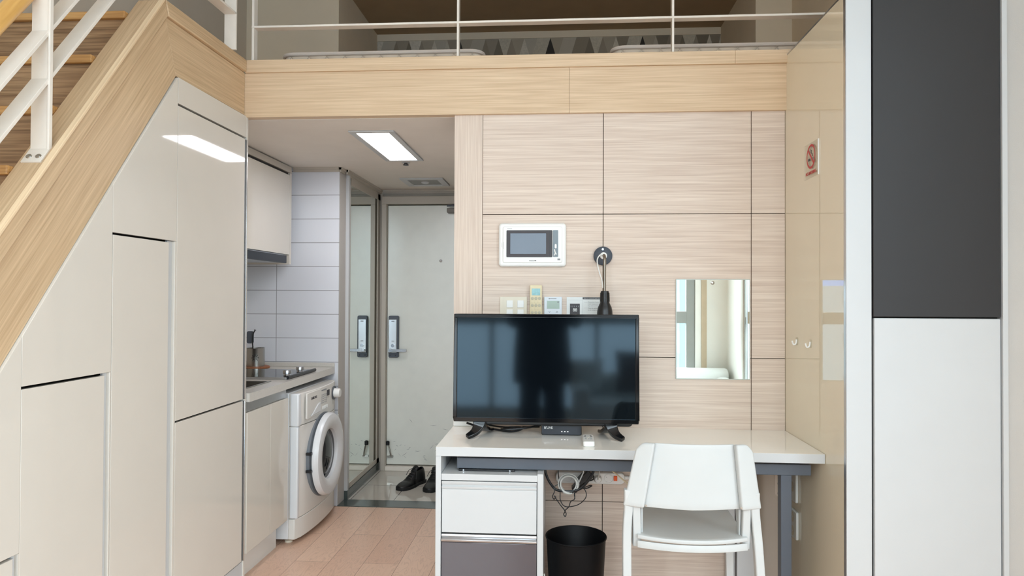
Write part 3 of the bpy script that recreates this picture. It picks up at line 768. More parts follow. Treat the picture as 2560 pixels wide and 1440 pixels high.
# outlets under the desk
def outlet(y0, y1, z0, z1, label, nh):
    o = thing('wall_outlet', label, 'socket', (XR, (y0 + y1) / 2, z0), 'outlets on the beige panel under the desk')
    obj('cover', MB().rbox(XR - 0.012, XR - 0.0005, y0, y1, z0, z1, 0.006, 'x'), M['white_plastic'], o, bevel=0.003)
    for k in range(nh):
        zc = z0 + (z1 - z0) * (k + .5) / nh
        obj('receptacle', xdisc(XR - 0.0126, (y0 + y1) / 2, zc, 0.022, 0.004), M['ivory'], o)
outlet(3.095, 3.185, 0.510, 0.635, 'white wall outlet on the glossy panel just below the desk rail, upper of two', 1)
outlet(3.09, 3.185, 0.352, 0.472, 'white wall outlet on the glossy panel beside the desk leg, lower of two', 2)

# ------------------------------------------------------------------ kitchen
bc = thing('base_cabinet', 'glossy cream kitchen base cabinet with two doors under the worktop', 'cabinet', (-1.8, 3.53, 0))
KX = -1.510
obj('carcass', box(-2.10, KX - 0.022, 3.276, 3.785, 0.14, 0.742), M['white'], bc)
for y0, y1 in ((3.276, 3.5475), (3.5505, 3.784)):
    obj('door', box(KX - 0.018, KX, y0, y1, 0.152, 0.830), M['cream_k'], bc, bevel=0.0012)
obj('grip_recess', box(KX - 0.022, KX - 0.014, 3.276, 3.785, 0.832, 0.878), M['alu'], bc)
obj('plinth', box(-1.600, -1.575, 3.274, 3.785, 0.0, 0.150), M['appliance_gray'], bc)
wt = thing('worktop', 'pale stone worktop running over the washing machine to the tiled wall', 'counter', (-1.8, 3.9, 0.88))
WZ = 0.925
# slab with a sink cut-out
sx0, sx1, sy0, sy1 = -1.98, -1.60, 3.34, 3.725
sl_ = MB().box(-2.13, sx0, 3.276, 4.548, 0.883, WZ).box(sx1, -1.500, 3.276, 4.548, 0.883, WZ)
sl_.box(sx0, sx1, 3.276, sy0, 0.883, WZ).box(sx0, sx1, sy1, 4.548, 0.883, WZ)
obj('slab', sl_, M['worktop'], wt)
obj('upstand', box(-2.13, -1.500, 4.536, 4.5485, WZ, WZ + 0.028), M['worktop'], wt, bevel=0.002)
sk = thing('kitchen_sink', 'stainless sink sunk into the worktop next to the tall cabinet', 'sink', ((sx0 + sx1) / 2, (sy0 + sy1) / 2, 0.75))
bw = MB(); t_ = 0.003
bw.box(sx0 + t_, sx1 - t_, sy0 + t_, sy1 - t_, 0.745, 0.749)
bw.box(sx0 + .001, sx0 + t_, sy0 + .001, sy1 - .001, 0.745, WZ).box(sx1 - t_, sx1 - .001, sy0 + .001, sy1 - .001, 0.745, WZ)
bw.box(sx0 + .001, sx1 - .001, sy0 + .001, sy0 + t_, 0.745, WZ).box(sx0 + .001, sx1 - .001, sy1 - t_, sy1 - .001, 0.745, WZ)
obj('bowl', bw, M['steel'], sk)
rm = MB()
for a in ((sx0 - .012, sx1 + .012, sy0 - .012, sy0 + .003), (sx0 - .012, sx1 + .012, sy1 - .003, sy1 + .012), (sx0 - .012, sx0 + .003, sy0, sy1), (sx1 - .003, sx1 + .012, sy0, sy1)):
    rm.box(*a, WZ + 0.0002, WZ + 0.003)
obj('rim', rm, M['steel'], sk)
obj('drain', MB().lathe([(0.04, 0.0), (0.038, 0.003), (0.0, 0.001)], (-1.79, 3.53, 0.7492), 'z', 24), M['chrome'], sk)
# cooktop
ck = thing('cooktop', 'black glass cooktop with two silver knobs on the worktop', 'cooktop', (-1.72, 4.05, WZ))
obj('glass', MB().rbox(-2.05, -1.535, 3.83, 4.27, WZ + 0.004, WZ + 0.012, 0.01, 'z'), M['black_gloss'], ck, bevel=0.002)
obj('base', box(-2.04, -1.545, 3.84, 4.26, WZ + 0.0002, WZ + 0.004), M['steel'], ck)
obj('front_trim', MB().tube([(-1.535, 3.832, WZ + 0.0105), (-1.535, 4.268, WZ + 0.0105)], 0.010, 12), M['black'], ck, smooth=True)
obj('side_trim', box(-2.05, -1.54, 3.825, 3.8315, WZ + 0.001, WZ + 0.013), M['alu'], ck, bevel=0.001)
for y in (3.93, 4.13):
    k = obj('knob', MB().lathe([(0.0, 0.034), (0.021, 0.034), (0.023, 0.030), (0.023, 0.014), (0.020, 0.012)], (-1.578, y, WZ + 0.010), 'z', 28), M['alu'], ck, smooth=True)
    obj('knob_base', MB().lathe([(0.0, 0.012), (0.016, 0.012), (0.020, 0.003), (0.026, 0.001)], (-1.578, y, WZ + 0.0118), 'z', 24), M['chrome'], k, smooth=True)
# trivet, tin and utensils
tv_ = obj('trivet', MB().lathe([(0.0, 0.0), (0.105, 0.0), (0.11, 0.005), (0.11, 0.011), (0.105, 0.014), (0.0, 0.014)], (-2.00, 4.405, WZ + 0.0005), 'z', 40), M['brown_wood'], bevel=0.0)
tag(tv_, 'round brown wooden trivet on the worktop behind the cooktop', 'trivet')
ZTV = WZ + 0.0148
uh = thing('utensil_holder', 'punched steel utensil tin standing on the wooden trivet', 'holder', (-1.985, 4.42, ZTV))
obj('can', MB().lathe([(0.0, 0.0), (0.056, 0.0), (0.056, 0.115), (0.0575, 0.117), (0.0545, 0.117), (0.054, 0.004), (0.0, 0.004)], (-1.985, 4.42, ZTV), 'z', 40), M['steel'], uh, smooth=True)
fl = MB()
for k in range(8):
    a = k * PI / 4
    for r in (0.012, 0.020):
        ang = math.atan2(math.sin(a) * r, 0.056)
        th = -PI / 2 + 0.35 + math.cos(a) * r / 0.056
        p = Vector((-1.985 + 0.0562 * math.cos(th), 4.42 + 0.0562 * math.sin(th), ZTV + 0.056 + math.sin(a) * r))
        fl.lathe([(0.0, 0.0035), (0.0028, 0.0), (0.0, -0.0035)], p, 'z', 8)
obj('punched_flower', fl, M['black'], uh)
ld = thing('ladle', 'dark ladle handle sticking out of the steel tin', 'utensil', (-1.995, 4.415, ZTV + 0.005), 'utensils in the steel tin')
obj('handle', MB().tube(catmull([(-1.990, 4.42, ZTV + 0.006), (-2.005, 4.42, ZTV + 0.12), (-2.000, 4.41, ZTV + 0.20), (-1.985, 4.41, ZTV + 0.235)], 6), [0.004] * 18 + [0.008], 8), M['black'], ld, smooth=True)
sp2 = thing('spatula', 'grey metal spatula leaning in the steel tin', 'utensil', (-2.0, 4.43, ZTV + 0.005), 'utensils in the steel tin')
obj('handle', MB().tube([(-1.975, 4.43, ZTV + 0.006), (-2.015, 4.43, ZTV + 0.15)], 0.004, 8), M['steel'], sp2, smooth=True)
obj('blade', MB().rbox(-2.050, -2.003, 4.427, 4.430, ZTV + 0.145, ZTV + 0.225, 0.012, 'y'), M['steel_gray'], sp2)

# washing machine
wm = thing('washing_machine', 'white front-loading washing machine under the worktop', 'washing machine', (-1.78, 4.19, 0))
WX = -1.487; wy0, wy1 = 3.825, 4.505
obj('body', MB().prism([(wy0, 0.028), (wy1, 0.028), (wy1, 0.85), (wy0, 0.85)], 'x', -2.06, WX - 0.035), M['appliance'], wm, bevel=0.006)
# bulged front shell: outline in X-Y extruded up
fpts = [(WX - 0.037, wy0 + 0.001), (WX, wy0 + 0.001)] + [(WX + 0.040 * math.sin(PI * k / 14) ** 0.5 if 0 < k < 14 else WX, wy0 + 0.001 + (wy1 - wy0 - 0.002) * k / 14) for k in range(1, 14)] + [(WX, wy1 - 0.001), (WX - 0.037, wy1 - 0.001)]
obj('front_panel', MB().prism(fpts, 'z', 0.145, 0.660), M['appliance_gray'], wm, bevel=0.003)
obj('kick_panel', MB().prism(fpts, 'z', 0.028, 0.142), M['appliance_gray'], wm, bevel=0.004)
ctl = obj('control_panel', MB().prism(fpts, 'z', 0.663, 0.845), M['appliance_gray'], wm, bevel=0.004)
# pale corner block that flares out at the control panel
obj('corner_block', MB().prism([(wy0 - 0.001, 0.66), (wy0 + 0.045, 0.66), (wy0 + 0.055, 0.69), (wy0 + 0.036, 0.846), (wy0 - 0.001, 0.846)], 'x', WX - 0.03, WX + 0.020), M['appliance'], wm, bevel=0.008)
obj('corner_block', MB().prism([(wy0 - 0.001, 0.145), (wy0 + 0.028, 0.145), (wy0 + 0.028, 0.659), (wy0 - 0.001, 0.659)], 'x', WX - 0.03, WX + 0.017), M['appliance'], wm, bevel=0.006)
FX = WX + 0.0405
obj('drawer', MB().rbox(FX - 0.008, FX + 0.003, 3.895, 4.125, 0.690, 0.838, 0.010, 'x'), M['appliance_gray'], wm, bevel=0.002)
obj('drawer_handle', MB().prism([(3.945, 0.700), (4.105, 0.705), (4.105, 0.758), (4.075, 0.760)], 'x', FX + 0.002, FX + 0.010), M['appliance'], wm, bevel=0.004)
obj('drawer_mark', text_mb('SAMSUNG', 0.021, face_right(FX + 0.0036, 4.005, 0.800), bold=True), M['ink'], wm)
obj('display', box(FX - 0.002, FX + 0.0015, 4.245, 4.285, 0.778, 0.812), M['ink'], wm)
mk = MB()
for r in range(5):
    for c in range(4):
        mk.box(FX - 0.001, FX + 0.0012, 4.145 + c * 0.025, 4.155 + c * 0.025, 0.745 + r * 0.012, 0.749 + r * 0.012)
for c in range(5): mk.box(FX - 0.001, FX + 0.0012, 4.145 + c * 0.018, 4.156 + c * 0.018, 0.818, 0.826)
obj('panel_print', mk, M['ink_gray'], wm)
for c in range(4):
    obj('button', MB().rbox(FX - 0.002, FX + 0.006, 4.158 + c * 0.024, 4.168 + c * 0.024, 0.706, 0.726, 0.003, 'x'), M['white_plastic'], wm, bevel=0.001)
obj('dial_ring', MB().lathe([(0.043, 0.0), (0.043, 0.004), (0.030, 0.005)], (FX - 0.008, 4.395, 0.775), 'x', 36), M['steel_gray'], wm, smooth=True)
obj('dial', MB().lathe([(0.030, 0.0), (0.028, 0.036), (0.025, 0.040), (0.0, 0.041)], (FX - 0.006, 4.395, 0.775), 'x', 32), M['white_plastic'], wm, smooth=True)
DC = (0, 4.175, 0.438)
obj('door_seal', MB().lathe([(0.250, WX + 0.020), (0.250, WX + 0.045), (0.235, WX + 0.048), (0.10, WX + 0.048), (0.10, WX + 0.02)], DC, 'x', 64), mat('seal_gray', (112, 118, 124), rough=0.5), wm, smooth=True)
wd = obj('door', MB().lathe([(0.232, WX + 0.050), (0.246, WX + 0.060), (0.247, WX + 0.078), (0.238, WX + 0.094), (0.215, WX + 0.100), (0.172, WX + 0.096), (0.150, WX + 0.082), (0.145, WX + 0.050)], DC, 'x', 72), M['appliance'], wm, smooth=True)
obj('door_glass', MB().lathe([(0.150, WX + 0.062), (0.140, WX + 0.055), (0.10, WX + 0.070), (0.05, WX + 0.078), (0.0, WX + 0.080)], DC, 'x', 56), M['drum'], wd, smooth=True)
for dz in (-0.05, 0.05):
    obj('hinge', box(WX + 0.030, WX + 0.062, 3.915, 3.940, 0.438 + dz - 0.007, 0.438 + dz + 0.007), M['black'], wm)
obj('filter_hatch', MB().rbox(FX - 0.003, FX + 0.002, 4.36, 4.47, 0.175, 0.26, 0.006, 'x'), M['appliance_gray'], wm, bevel=0.002)
obj('energy_sticker', box(FX - 0.012, FX - 0.006, 4.475, 4.495, 0.34, 0.62), M['paper'], wm)
for x in (-2.0, -1.54):
    for y in (3.88, 4.45):
        obj('foot', MB().lathe([(0.022, 0.0), (0.022, 0.012), (0.010, 0.014), (0.010, 0.030)], (x, y, 0), 'z', 18), M['ivory'], wm)

# wall cabinet + hood
wc = thing('wall_cabinet', 'glossy cream wall cabinet above the cooktop, beside the white tiles', 'cabinet', (-1.95, 3.88, 1.6))
UX = -1.780
obj('carcass', box(-2.13, UX - 0.018, 3.276, 4.486, 1.664, 2.186), M['white'], wc)
for y0, y1 in ((3.276, 3.833), (3.836, 4.456)):
    obj('door', box(UX - 0.016, UX, y0, y1, 1.667, 2.190), M['cream_k'], wc, bevel=0.001)
obj('end_panel', box(-2.13, UX, 4.4585, 4.488, 1.604, 2.206), M['cream_k'], wc, bevel=0.001)
obj('upper_filler', box(-2.13, UX - 0.0005, 3.276, 4.488, 2.208, 2.247), M['frame_paint'], wc)
obj('shadow_gap', box(-2.10, UX - 0.012, 3.28, 4.456, 2.1905, 2.2065), M['dark'], wc)  # solid dark strip, the shade of the gap put in as colour
hd = thing('range_hood', 'slim dark blue-grey range hood under the wall cabinet', 'range hood', (-1.95, 3.9, 1.6))
obj('fascia', box(UX - 0.012, UX + 0.012, 3.40, 4.385, 1.608, 1.658), mat('hood_fascia', (24, 30, 40), rough=0.4, var=0.02), hd, bevel=0.004)
obj('housing', box(-2.12, UX - 0.0125, 3.40, 4.385, 1.612, 1.6635), M['alu'], hd)

# ------------------------------------------------------------------ entrance: mirror cabinet, shoes
mc = thing('shoe_cabinet', 'shallow beige cabinet beside the entrance door with full-height mirror front', 'cabinet', (-1.5, 5.1, 0))
MX = -1.460
obj('carcass', box(-1.60, MX - 0.0205, 4.697, 5.556, 0.062, 2.215), M['frame_paint'], mc)
obj('post', box(-1.60, MX + 0.004, 4.6965, 4.728, 0.062, ZC - 0.001), M['white'], mc, bevel=0.001)
frm = MB()
frm.box(MX - 0.020, MX, 4.730, 5.545, 2.170, ZC - 0.001).box(MX - 0.020, MX, 4.730, 5.545, 0.064, 0.100)
frm.box(MX - 0.020, MX, 4.730, 4.752, 0.064, 2.217).box(MX - 0.020, MX, 5.472, 5.545, 0.064, 2.217)
obj('frame', frm, M['frame_paint'], mc, bevel=0.0015)
obj('mirror', box(MX - 0.012, MX - 0.004, 4.752, 5.472, 0.100, 2.170), M['mirror'], mc)
obj('skirting', box(-1.60, MX + 0.006, 4.697, 5.556, 0.0, 0.062), M['stone'], mc, bevel=0.001)

def shoe_mb(parts):
    """men's lace-up, toe at -Y, length 0.29; parts dict of MB"""
    up = MB(); n = 26; rings = []
    for i in range(n + 1):
        t = i / n                                  # 0 toe .. 1 heel
        y = -0.145 + 0.29 * t
        wdt = 0.030 + 0.022 * math.sin(PI * min(1, t * 1.55 + 0.08)) if t < 0.45 else 0.052 - 0.016 * math.sin(PI * (t - 0.45) / 0.55) * 0.9 - 0.010 * max(0, (t - 0.85) / 0.15)
        if t < 0.12: wdt *= 0.45 + 0.55 * (t / 0.12) ** 0.5
        if t > 0.95: wdt *= 0.8
        top = 0.030 + 0.020 * min(1, t / 0.25) + 0.062 * max(0, min(1, (t - 0.30) / 0.32)) ** 1.2
        if t > 0.70: top += 0.012 * math.sin(PI * (t - 0.70) / 0.6) - 0.008 * (t - 0.7) / 0.3
        ring = []
        m = 18
        for k in range(m + 1):
            a = PI * k / m
            fx = math.cos(a); fz = math.sin(a)
            px = wdt * (abs(fx) ** 0.75) * (1 if fx >= 0 else -1) * (1 - 0.25 * fz * min(1, max(0, t - .3) * 3))
            pz = 0.020 + (top - 0.020) * fz ** 0.8
            ring.append(up.bm.verts.new((px, y, pz)))
        rings.append(ring)
    for i in range(n):
        for k in range(18):
            t = (i + .5) / n
            if 0.66 < t < 0.93 and 6 <= k <= 11: continue     # foot opening
            up.bm.faces.new((rings[i][k], rings[i + 1][k], rings[i + 1][k + 1], rings[i][k + 1]))
    up.bm.faces.new(rings[0]); up.bm.faces.new(rings[-1])
    parts['upper'] = up
    pts = []
    for i in range(n + 1):
        t = i / n; w = abs(rings[i][0].co.x) + 0.005
        pts.append((w, -0.147 + 0.294 * t))
    out = [(p[0], p[1]) for p in pts] + [(-p[0], p[1]) for p in reversed(pts)]
    parts['sole'] = MB().prism(out, 'z', 0.0, 0.022)
    lc = MB()
    for j in range(5):
        y = -0.030 + j * 0.018; z = 0.066 + j * 0.0125
        lc.tube(catmull([(-0.024, y + 0.004, z - 0.006), (0, y - 0.004, z + 0.007), (0.024, y + 0.006, z - 0.004)], 4), 0.0022, 6)
    lc.tube(catmull([(0.004, 0.05, 0.122), (0.03, 0.02, 0.115), (0.048, 0.00, 0.085), (0.054, -0.01, 0.06)], 5), 0.002, 6)
    lc.tube(catmull([(-0.004, 0.05, 0.122), (-0.03, 0.02, 0.112), (-0.05, 0.01, 0.075)], 5), 0.002, 6)
    parts['laces'] = lc
    parts['tongue'] = MB().grid(lambda u, v: Vector(((u - .5) * 0.05, 0.03 + 0.035 * v, 0.110 + 0.028 * v - 0.012 * (2 * u - 1) ** 2)), 6, 5)
for (x, y, rz, lab) in ((-1.095, 5.075, -0.42, 'black leather lace-up shoe at the entrance, the one turned toward the mirror'),
                        (-0.925, 5.055, -0.06, 'black leather lace-up shoe at the entrance, the one partly hidden by the desk')):
    s = thing('shoe', lab, 'shoe', (x, y, 0.0005), 'pair of black shoes', rz)
    pr = {}; shoe_mb(pr)
    obj('upper', pr['upper'], M['leather'], s, local=True, smooth=True, subsurf=1)
    obj('sole', pr['sole'], M['sole'], s, local=True, bevel=0.003)
    obj('laces', pr['laces'], M['black'], s, local=True, smooth=True)
    obj('tongue', pr['tongue'], M['leather'], s, local=True, smooth=True, solid=0.004)

# kitchen ceiling fittings
cl = thing('ceiling_light', 'lit rectangular recessed light in the kitchen ceiling', 'light', (-0.99, 3.93, ZC - 0.01))
fm = MB(); lx0, lx1, ly0, ly1 = -1.105, -0.865, 3.535, 4.325
fm.box(lx0, lx1, ly0, ly0 + 0.034, ZC - 0.008, ZC - 0.0005).box(lx0, lx1, ly1 - 0.034, ly1, ZC - 0.008, ZC - 0.0005)
fm.box(lx0, lx0 + 0.034, ly0 + 0.034, ly1 - 0.034, ZC - 0.008, ZC - 0.0005).box(lx1 - 0.034, lx1, ly0 + 0.034, ly1 - 0.034, ZC - 0.008, ZC - 0.0005)
obj('frame', fm, M['white'], cl, bevel=0.002)
LIGHT_E = emit('light_diffuser', (1.0, 0.97, 1.0), 24.0)
obj('diffuser', box(lx0 + 0.034, lx1 - 0.034, ly0 + 0.034, ly1 - 0.034, ZC - 0.004, ZC - 0.001), LIGHT_E, cl)
sn = thing('ceiling_sensor', 'tiny black sprinkler sensor behind the ceiling light', 'sensor', (-0.995, 4.40, ZC - 0.02))
obj('rosette', MB().lathe([(0.028, -0.0005), (0.026, -0.004), (0.010, -0.005)], (-0.995, 4.40, ZC), 'z', 24), M['white'], sn)
obj('head', MB().lathe([(0.011, -0.005), (0.011, -0.012), (0.018, -0.014), (0.018, -0.019), (0.0, -0.019)], (-0.995, 4.40, ZC), 'z', 16), M['black'], sn)
ev = thing('ceiling_vent', 'square white ventilation panel in the ceiling before the entrance door', 'vent', (-1.015, 5.14, ZC - 0.01))
vx0, vx1, vy0, vy1 = -1.175, -0.855, 4.975, 5.310
vf = MB().box(vx0, vx1, vy0, vy0 + 0.05, ZC - 0.010, ZC - 0.0005).box(vx0, vx1, vy1 - 0.05, vy1, ZC - 0.010, ZC - 0.0005)
vf.box(vx0, vx0 + 0.05, vy0 + .05, vy1 - .05, ZC - 0.010, ZC - 0.0005).box(vx1 - 0.05, vx1, vy0 + .05, vy1 - .05, ZC - 0.010, ZC - 0.0005)
obj('frame', vf, M['white'], ev, bevel=0.003)
obj('panel', box(vx0 + .05, vx1 - .05, vy0 + .05, vy1 - .05, ZC - 0.005, ZC - 0.001), mat('vent_gray', (150, 150, 147), rough=0.6), ev)
obj('sensor_dome', MB().lathe([(0.030, -0.005), (0.028, -0.012), (0.016, -0.018), (0.0, -0.018)], (-1.015, 5.14, ZC), 'z', 24), M['white'], ev, smooth=True)

# ------------------------------------------------------------------ desk
DZ = 0.792; DT = 0.755; DY0, DY1 = 2.787, 3.268; DX0, DX1 = -0.501, 1.0255
dk = thing('desk', 'long white-topped desk on dark grey steel frame along the wood wall', 'desk', (0.26, 3.02, 0))
obj('desktop', box(DX0, DX1, DY0, DY1, DT, DZ), M['white_gloss'], dk, bevel=0.0015)
obj('edge_band', box(DX0 + 0.001, DX1 - 0.001, DY0 - 0.0015, DY0 - 0.0002, DT + 0.001, DZ - 0.0005), M['white'], dk)
fr_ = sub(obj('frame_rail', box(-0.423, 0.992, 2.842, 2.892, 0.694, 0.737), M['steel_gray'], dk, bevel=0.002), 'dark grey steel rail')
obj('frame_rail', box(-0.423, 0.992, 3.190, 3.240, 0.694, 0.737), M['steel_gray'], dk, bevel=0.002)
for x0, x1 in ((-0.423, -0.373), (0.942, 0.992)):
    obj('cross_rail', box(x0, x1, 2.8925, 3.1895, 0.694, 0.737), M['steel_gray'], dk, bevel=0.002)
for x in (-0.40, 0.30, 0.90):
    obj('spacer', box(x, x + 0.05, 2.86, 2.885, 0.7372, DT - 0.0002), M['black'], dk)
sub(obj('leg', box(0.876, 0.918, 2.846, 2.888, 0.0, 0.6935), M['steel_gray'], dk, bevel=0.002), 'dark grey steel leg')
obj('side_panel', box(0.897, 0.915, 2.895, 3.262, 0.0, 0.685), M['beige'] if False else mat('desk_side_beige', (206, 196, 180), rough=0.25, var=0.01), dk, bevel=0.001)
br_ = MB().box(0.888, 0.8965, 2.905, 2.960, 0.585, 0.688)
bko = obj('bracket', br_, M['white_metal'], dk, bevel=0.001)
for z in (0.60, 0.64, 0.675):
    obj('screw', MB().cyl((0.8875, 2.92, z), 0.004, -0.002, 0.0005, 'x', 10), M['steel'], bko)
bk2 = obj('mount_plate', box(-0.415, -0.185, 2.840, 2.930, 0.6835, 0.6925), M['black'], dk, bevel=0.002)
for x in (-0.395, -0.205):
    obj('screw', MB().cyl((x, 2.8385, 0.688), 0.0035, 0, 0.002, 'y', 10), M['chrome'], bk2)
obj('side_board', box(DX0, -0.4795, DY0, DY1, 0.0, DT - 0.0003), M['white'], dk, bevel=0.001)

dc_ = thing('drawer_cabinet', 'white drawer unit under the desk with one white and one dark glossy drawer', 'drawers', (-0.29, 3.0, 0))
cx0, cx1 = -0.4785, -0.067
obj('side_board', box(cx1 - 0.024, cx1, DY0 + 0.002, 3.22, 0.0, 0.690), M['white'], dc_, bevel=0.001)
obj('shelf', box(cx0, cx1 - 0.0245, DY0 + 0.004, 3.20, 0.658, 0.6835), M['white'], dc_, bevel=0.001)
obj('back_board', box(cx0, cx1 - 0.0245, 3.2005, 3.215, 0.0, 0.69), M['white'], dc_)
ix1 = cx1 - 0.0265
d1 = obj('drawer', box(cx0 + 0.002, ix1, DY0 + 0.006, DY0 + 0.026, 0.447, 0.622), M['white'], dc_, bevel=0.002)
obj('grip_profile', MB().prism([(DY0 + 0.006, 0.6225), (DY0 + 0.003, 0.632), (DY0 + 0.012, 0.636), (DY0 + 0.004, 0.646), (DY0 + 0.004, 0.654), (DY0 + 0.026, 0.654), (DY0 + 0.026, 0.6225)], 'x', cx0 + 0.002, ix1), M['white'], d1, bevel=0.001)
d2 = sub(obj('drawer', box(cx0 + 0.001, ix1 + 0.001, DY0 + 0.006, DY0 + 0.026, 0.03, 0.409), M['dark_mirror'], dc_, bevel=0.002), 'dark glossy lower drawer front')
obj('grip_profile', MB().prism([(DY0 + 0.006, 0.4095), (DY0 - 0.002, 0.413), (DY0 - 0.004, 0.422), (DY0 + 0.008, 0.427), (DY0 + 0.001, 0.434), (DY0 + 0.004, 0.443), (DY0 + 0.026, 0.443), (DY0 + 0.026, 0.4095)], 'x', cx0 + 0.001, ix1 + 0.001), M['alu'], d2, bevel=0.002)
obj('carcass', box(cx0 + 0.004, ix1 - 0.002, DY0 + 0.028, 3.20, 0.03, 0.655), M['dark'], dc_)

# boards standing against the wall under the desk
wb1 = tag(obj('board', box(0.7535, 0.7870, 3.215, 3.262, 0.0, 0.62), M['white'], bevel=0.002), 'narrow white board standing against the wall under the desk', 'board')
wb2 = tag(obj('board', box(0.799, 0.8765, 3.225, 3.262, 0.0, 0.62), M['appliance'], bevel=0.002), 'wider white board standing against the wall beside the desk side panel', 'board')

# ------------------------------------------------------------------ television
tv = thing('television', 'black flat-screen television standing on the white desk', 'television', (-0.064, 3.0, DZ))
TY = 2.98; tx0, tx1, tz0, tz1 = -0.459, 0.331, 0.860, 1.3245
bz = MB()
bz.box(tx0, tx1, TY, TY + 0.022, tz1 - 0.0165, tz1).box(tx0, tx1, TY, TY + 0.022, tz0, tz0 + 0.0185)
bz.box(tx0, tx0 + 0.0145, TY, TY + 0.022, tz0 + 0.0185, tz1 - 0.0165).box(tx1 - 0.0145, tx1, TY, TY + 0.022, tz0 + 0.0185, tz1 - 0.0165)
obj('bezel', bz, M['black_gloss'], tv, bevel=0.003)
obj('screen', box(tx0 + 0.014, tx1 - 0.014, TY + 0.004, TY + 0.012, tz0 + 0.018, tz1 - 0.016), M['screen'], tv)
obj('rear_housing', MB().prism([(tx0 + 0.01, tz0 + 0.005), (tx1 - 0.01, tz0 + 0.005), (tx1 - 0.01, tz1 - 0.01), (tx0 + 0.01, tz1 - 0.01)], 'y', TY + 0.0225, TY + 0.035), M['black'], tv)
obj('rear_bulge', MB().rbox(tx0 + 0.10, tx1 + -0.02, TY + 0.0355, TY + 0.075, tz0 - 0.018, tz0 + 0.20, 0.02, 'y'), M['black'], tv, bevel=0.006)
def blade(mb, pts, ws, ts):
    """flat bar: width along X, thickness across the path in the Y-Z plane"""
    P = [Vector(p) for p in pts]; rings = []
    for i, p in enumerate(P):
        d = (P[min(i + 1, len(P) - 1)] - P[max(i - 1, 0)]).normalized()
        side = Vector((1, 0, 0)); side = (side - d * side.dot(d)).normalized(); nrm = d.cross(side)
        w_, t_ = ws[i] / 2, ts[i] / 2
        rings.append([mb.bm.verts.new(p + side * a * w_ + nrm * b * t_) for a, b in ((-1, -1), (1, -1), (1, 1), (-1, 1))])
    for i in range(len(P) - 1):
        for k in range(4): mb.bm.faces.new((rings[i][k], rings[i][(k + 1) % 4], rings[i + 1][(k + 1) % 4], rings[i + 1][k]))
    mb.bm.faces.new(rings[0]); mb.bm.faces.new(rings[-1])
    return mb
def tvfoot(x, s):
    f = MB(); n = 13
    a = catmull([(x + s * 0.002, TY + 0.016, tz0 + 0.006), (x + s * 0.006, TY + 0.012, tz0 - 0.020), (x + s * 0.022, TY - 0.006, DZ + 0.024), (x + s * 0.050, TY - 0.030, DZ + 0.0095)], 4)
    blade(f, a, [0.060 - 0.038 * (i / (n - 1)) for i in range(n)], [0.024 - 0.008 * (i / (n - 1)) for i in range(n)])
    b = catmull([(x, TY + 0.020, tz0 + 0.006), (x - s * 0.002, TY + 0.032, tz0 - 0.020), (x - s * 0.020, TY + 0.090, DZ + 0.020), (x - s * 0.034, TY + 0.150, DZ + 0.0095)], 4)
    blade(f, b, [0.056 - 0.026 * (i / (n - 1)) for i in range(n)], [0.020 - 0.005 * (i / (n - 1)) for i in range(n)])
    return f
obj('foot', tvfoot(-0.346, -1), M['black_gloss'], tv, bevel=0.003)
obj('foot', tvfoot(0.214, 1), M['black_gloss'], tv, bevel=0.003)

# things on the desk
sb = thing('set_top_box', 'small black set-top box with white lettering under the television', 'box', (0.005, 3.10, DZ))
obj('case', MB().rbox(-0.083, 0.093, 3.062, 3.20, DZ + 0.0015, DZ + 0.046, 0.006, 'y'), M['black'], sb, bevel=0.002)
obj('front_plate', box(-0.080, 0.090, 3.0595, 3.0618, DZ + 0.005, DZ + 0.042), mat('box_front', (44, 48, 56), rough=0.25), sb)
obj('lettering', text_mb("B'LIVE", 0.0145, face_front(-0.052, 3.059, DZ + 0.033), bold=True), M['white_plastic'], sb)
ld_ = MB()
for k in range(3): ld_.box(0.004 + k * 0.013, 0.009 + k * 0.013, 3.0588, 3.0595, DZ + 0.016, DZ + 0.019)
obj('indicator', ld_, emit('led_white', (1, 1, 1), 1.2), sb)
rc = thing('remote_control', 'small white remote control lying in front of the set-top box', 'remote', (0.115, 2.90, DZ))
obj('case', MB().rbox(0.093, 0.139, 2.835, 2.985, DZ + 0.0005, DZ + 0.022, 0.010, 'z'), M['white_plastic'], rc, bevel=0.004)
for i, (x, y, w, h, k) in enumerate(((0.105, 2.955, 0.008, 0.007, 'ink'), (0.127, 2.955, 0.008, 0.007, 'ink'), (0.103, 2.935, 0.010, 0.004, 'ink'), (0.129, 2.935, 0.010, 0.004, 'ink'), (0.116, 2.945, 0.007, 0.007, 'ink_gray'), (0.105, 2.91, 0.007, 0.006, 'ink_gray'), (0.116, 2.91, 0.007, 0.006, 'ivory'), (0.127, 2.91, 0.007, 0.006, 'ink_gray'), (0.105, 2.89, 0.007, 0.006, 'ink_gray'), (0.116, 2.89, 0.007, 0.006, 'ink_gray'), (0.127, 2.89, 0.007, 0.006, 'ink_gray'))):
    obj('button', MB().rbox(x - w / 2, x + w / 2, y - h / 2, y + h / 2, DZ + 0.0218, DZ + 0.0232, 0.0015, 'z'), M[k], rc)
cb = thing('cable', 'black cable looped on the desk under the television', 'cable', (-0.25, 3.12, DZ))
obj('cord', MB().tube(catmull([(-0.42, 3.11, DZ + 0.040), (-0.376, 3.12, DZ + 0.024), (-0.304, 3.13, DZ + 0.010), (-0.224, 3.10, DZ + 0.006), (-0.179, 3.11, DZ + 0.012), (-0.175, 3.16, DZ + 0.013), (-0.215, 3.18, DZ + 0.011), (-0.262, 3.14, DZ + 0.012), (-0.245, 3.09, DZ + 0.016), (-0.161, 3.10, DZ + 0.022), (-0.09, 3.16, DZ + 0.026)], 8), 0.0048, 8), M['black'], cb, smooth=True)
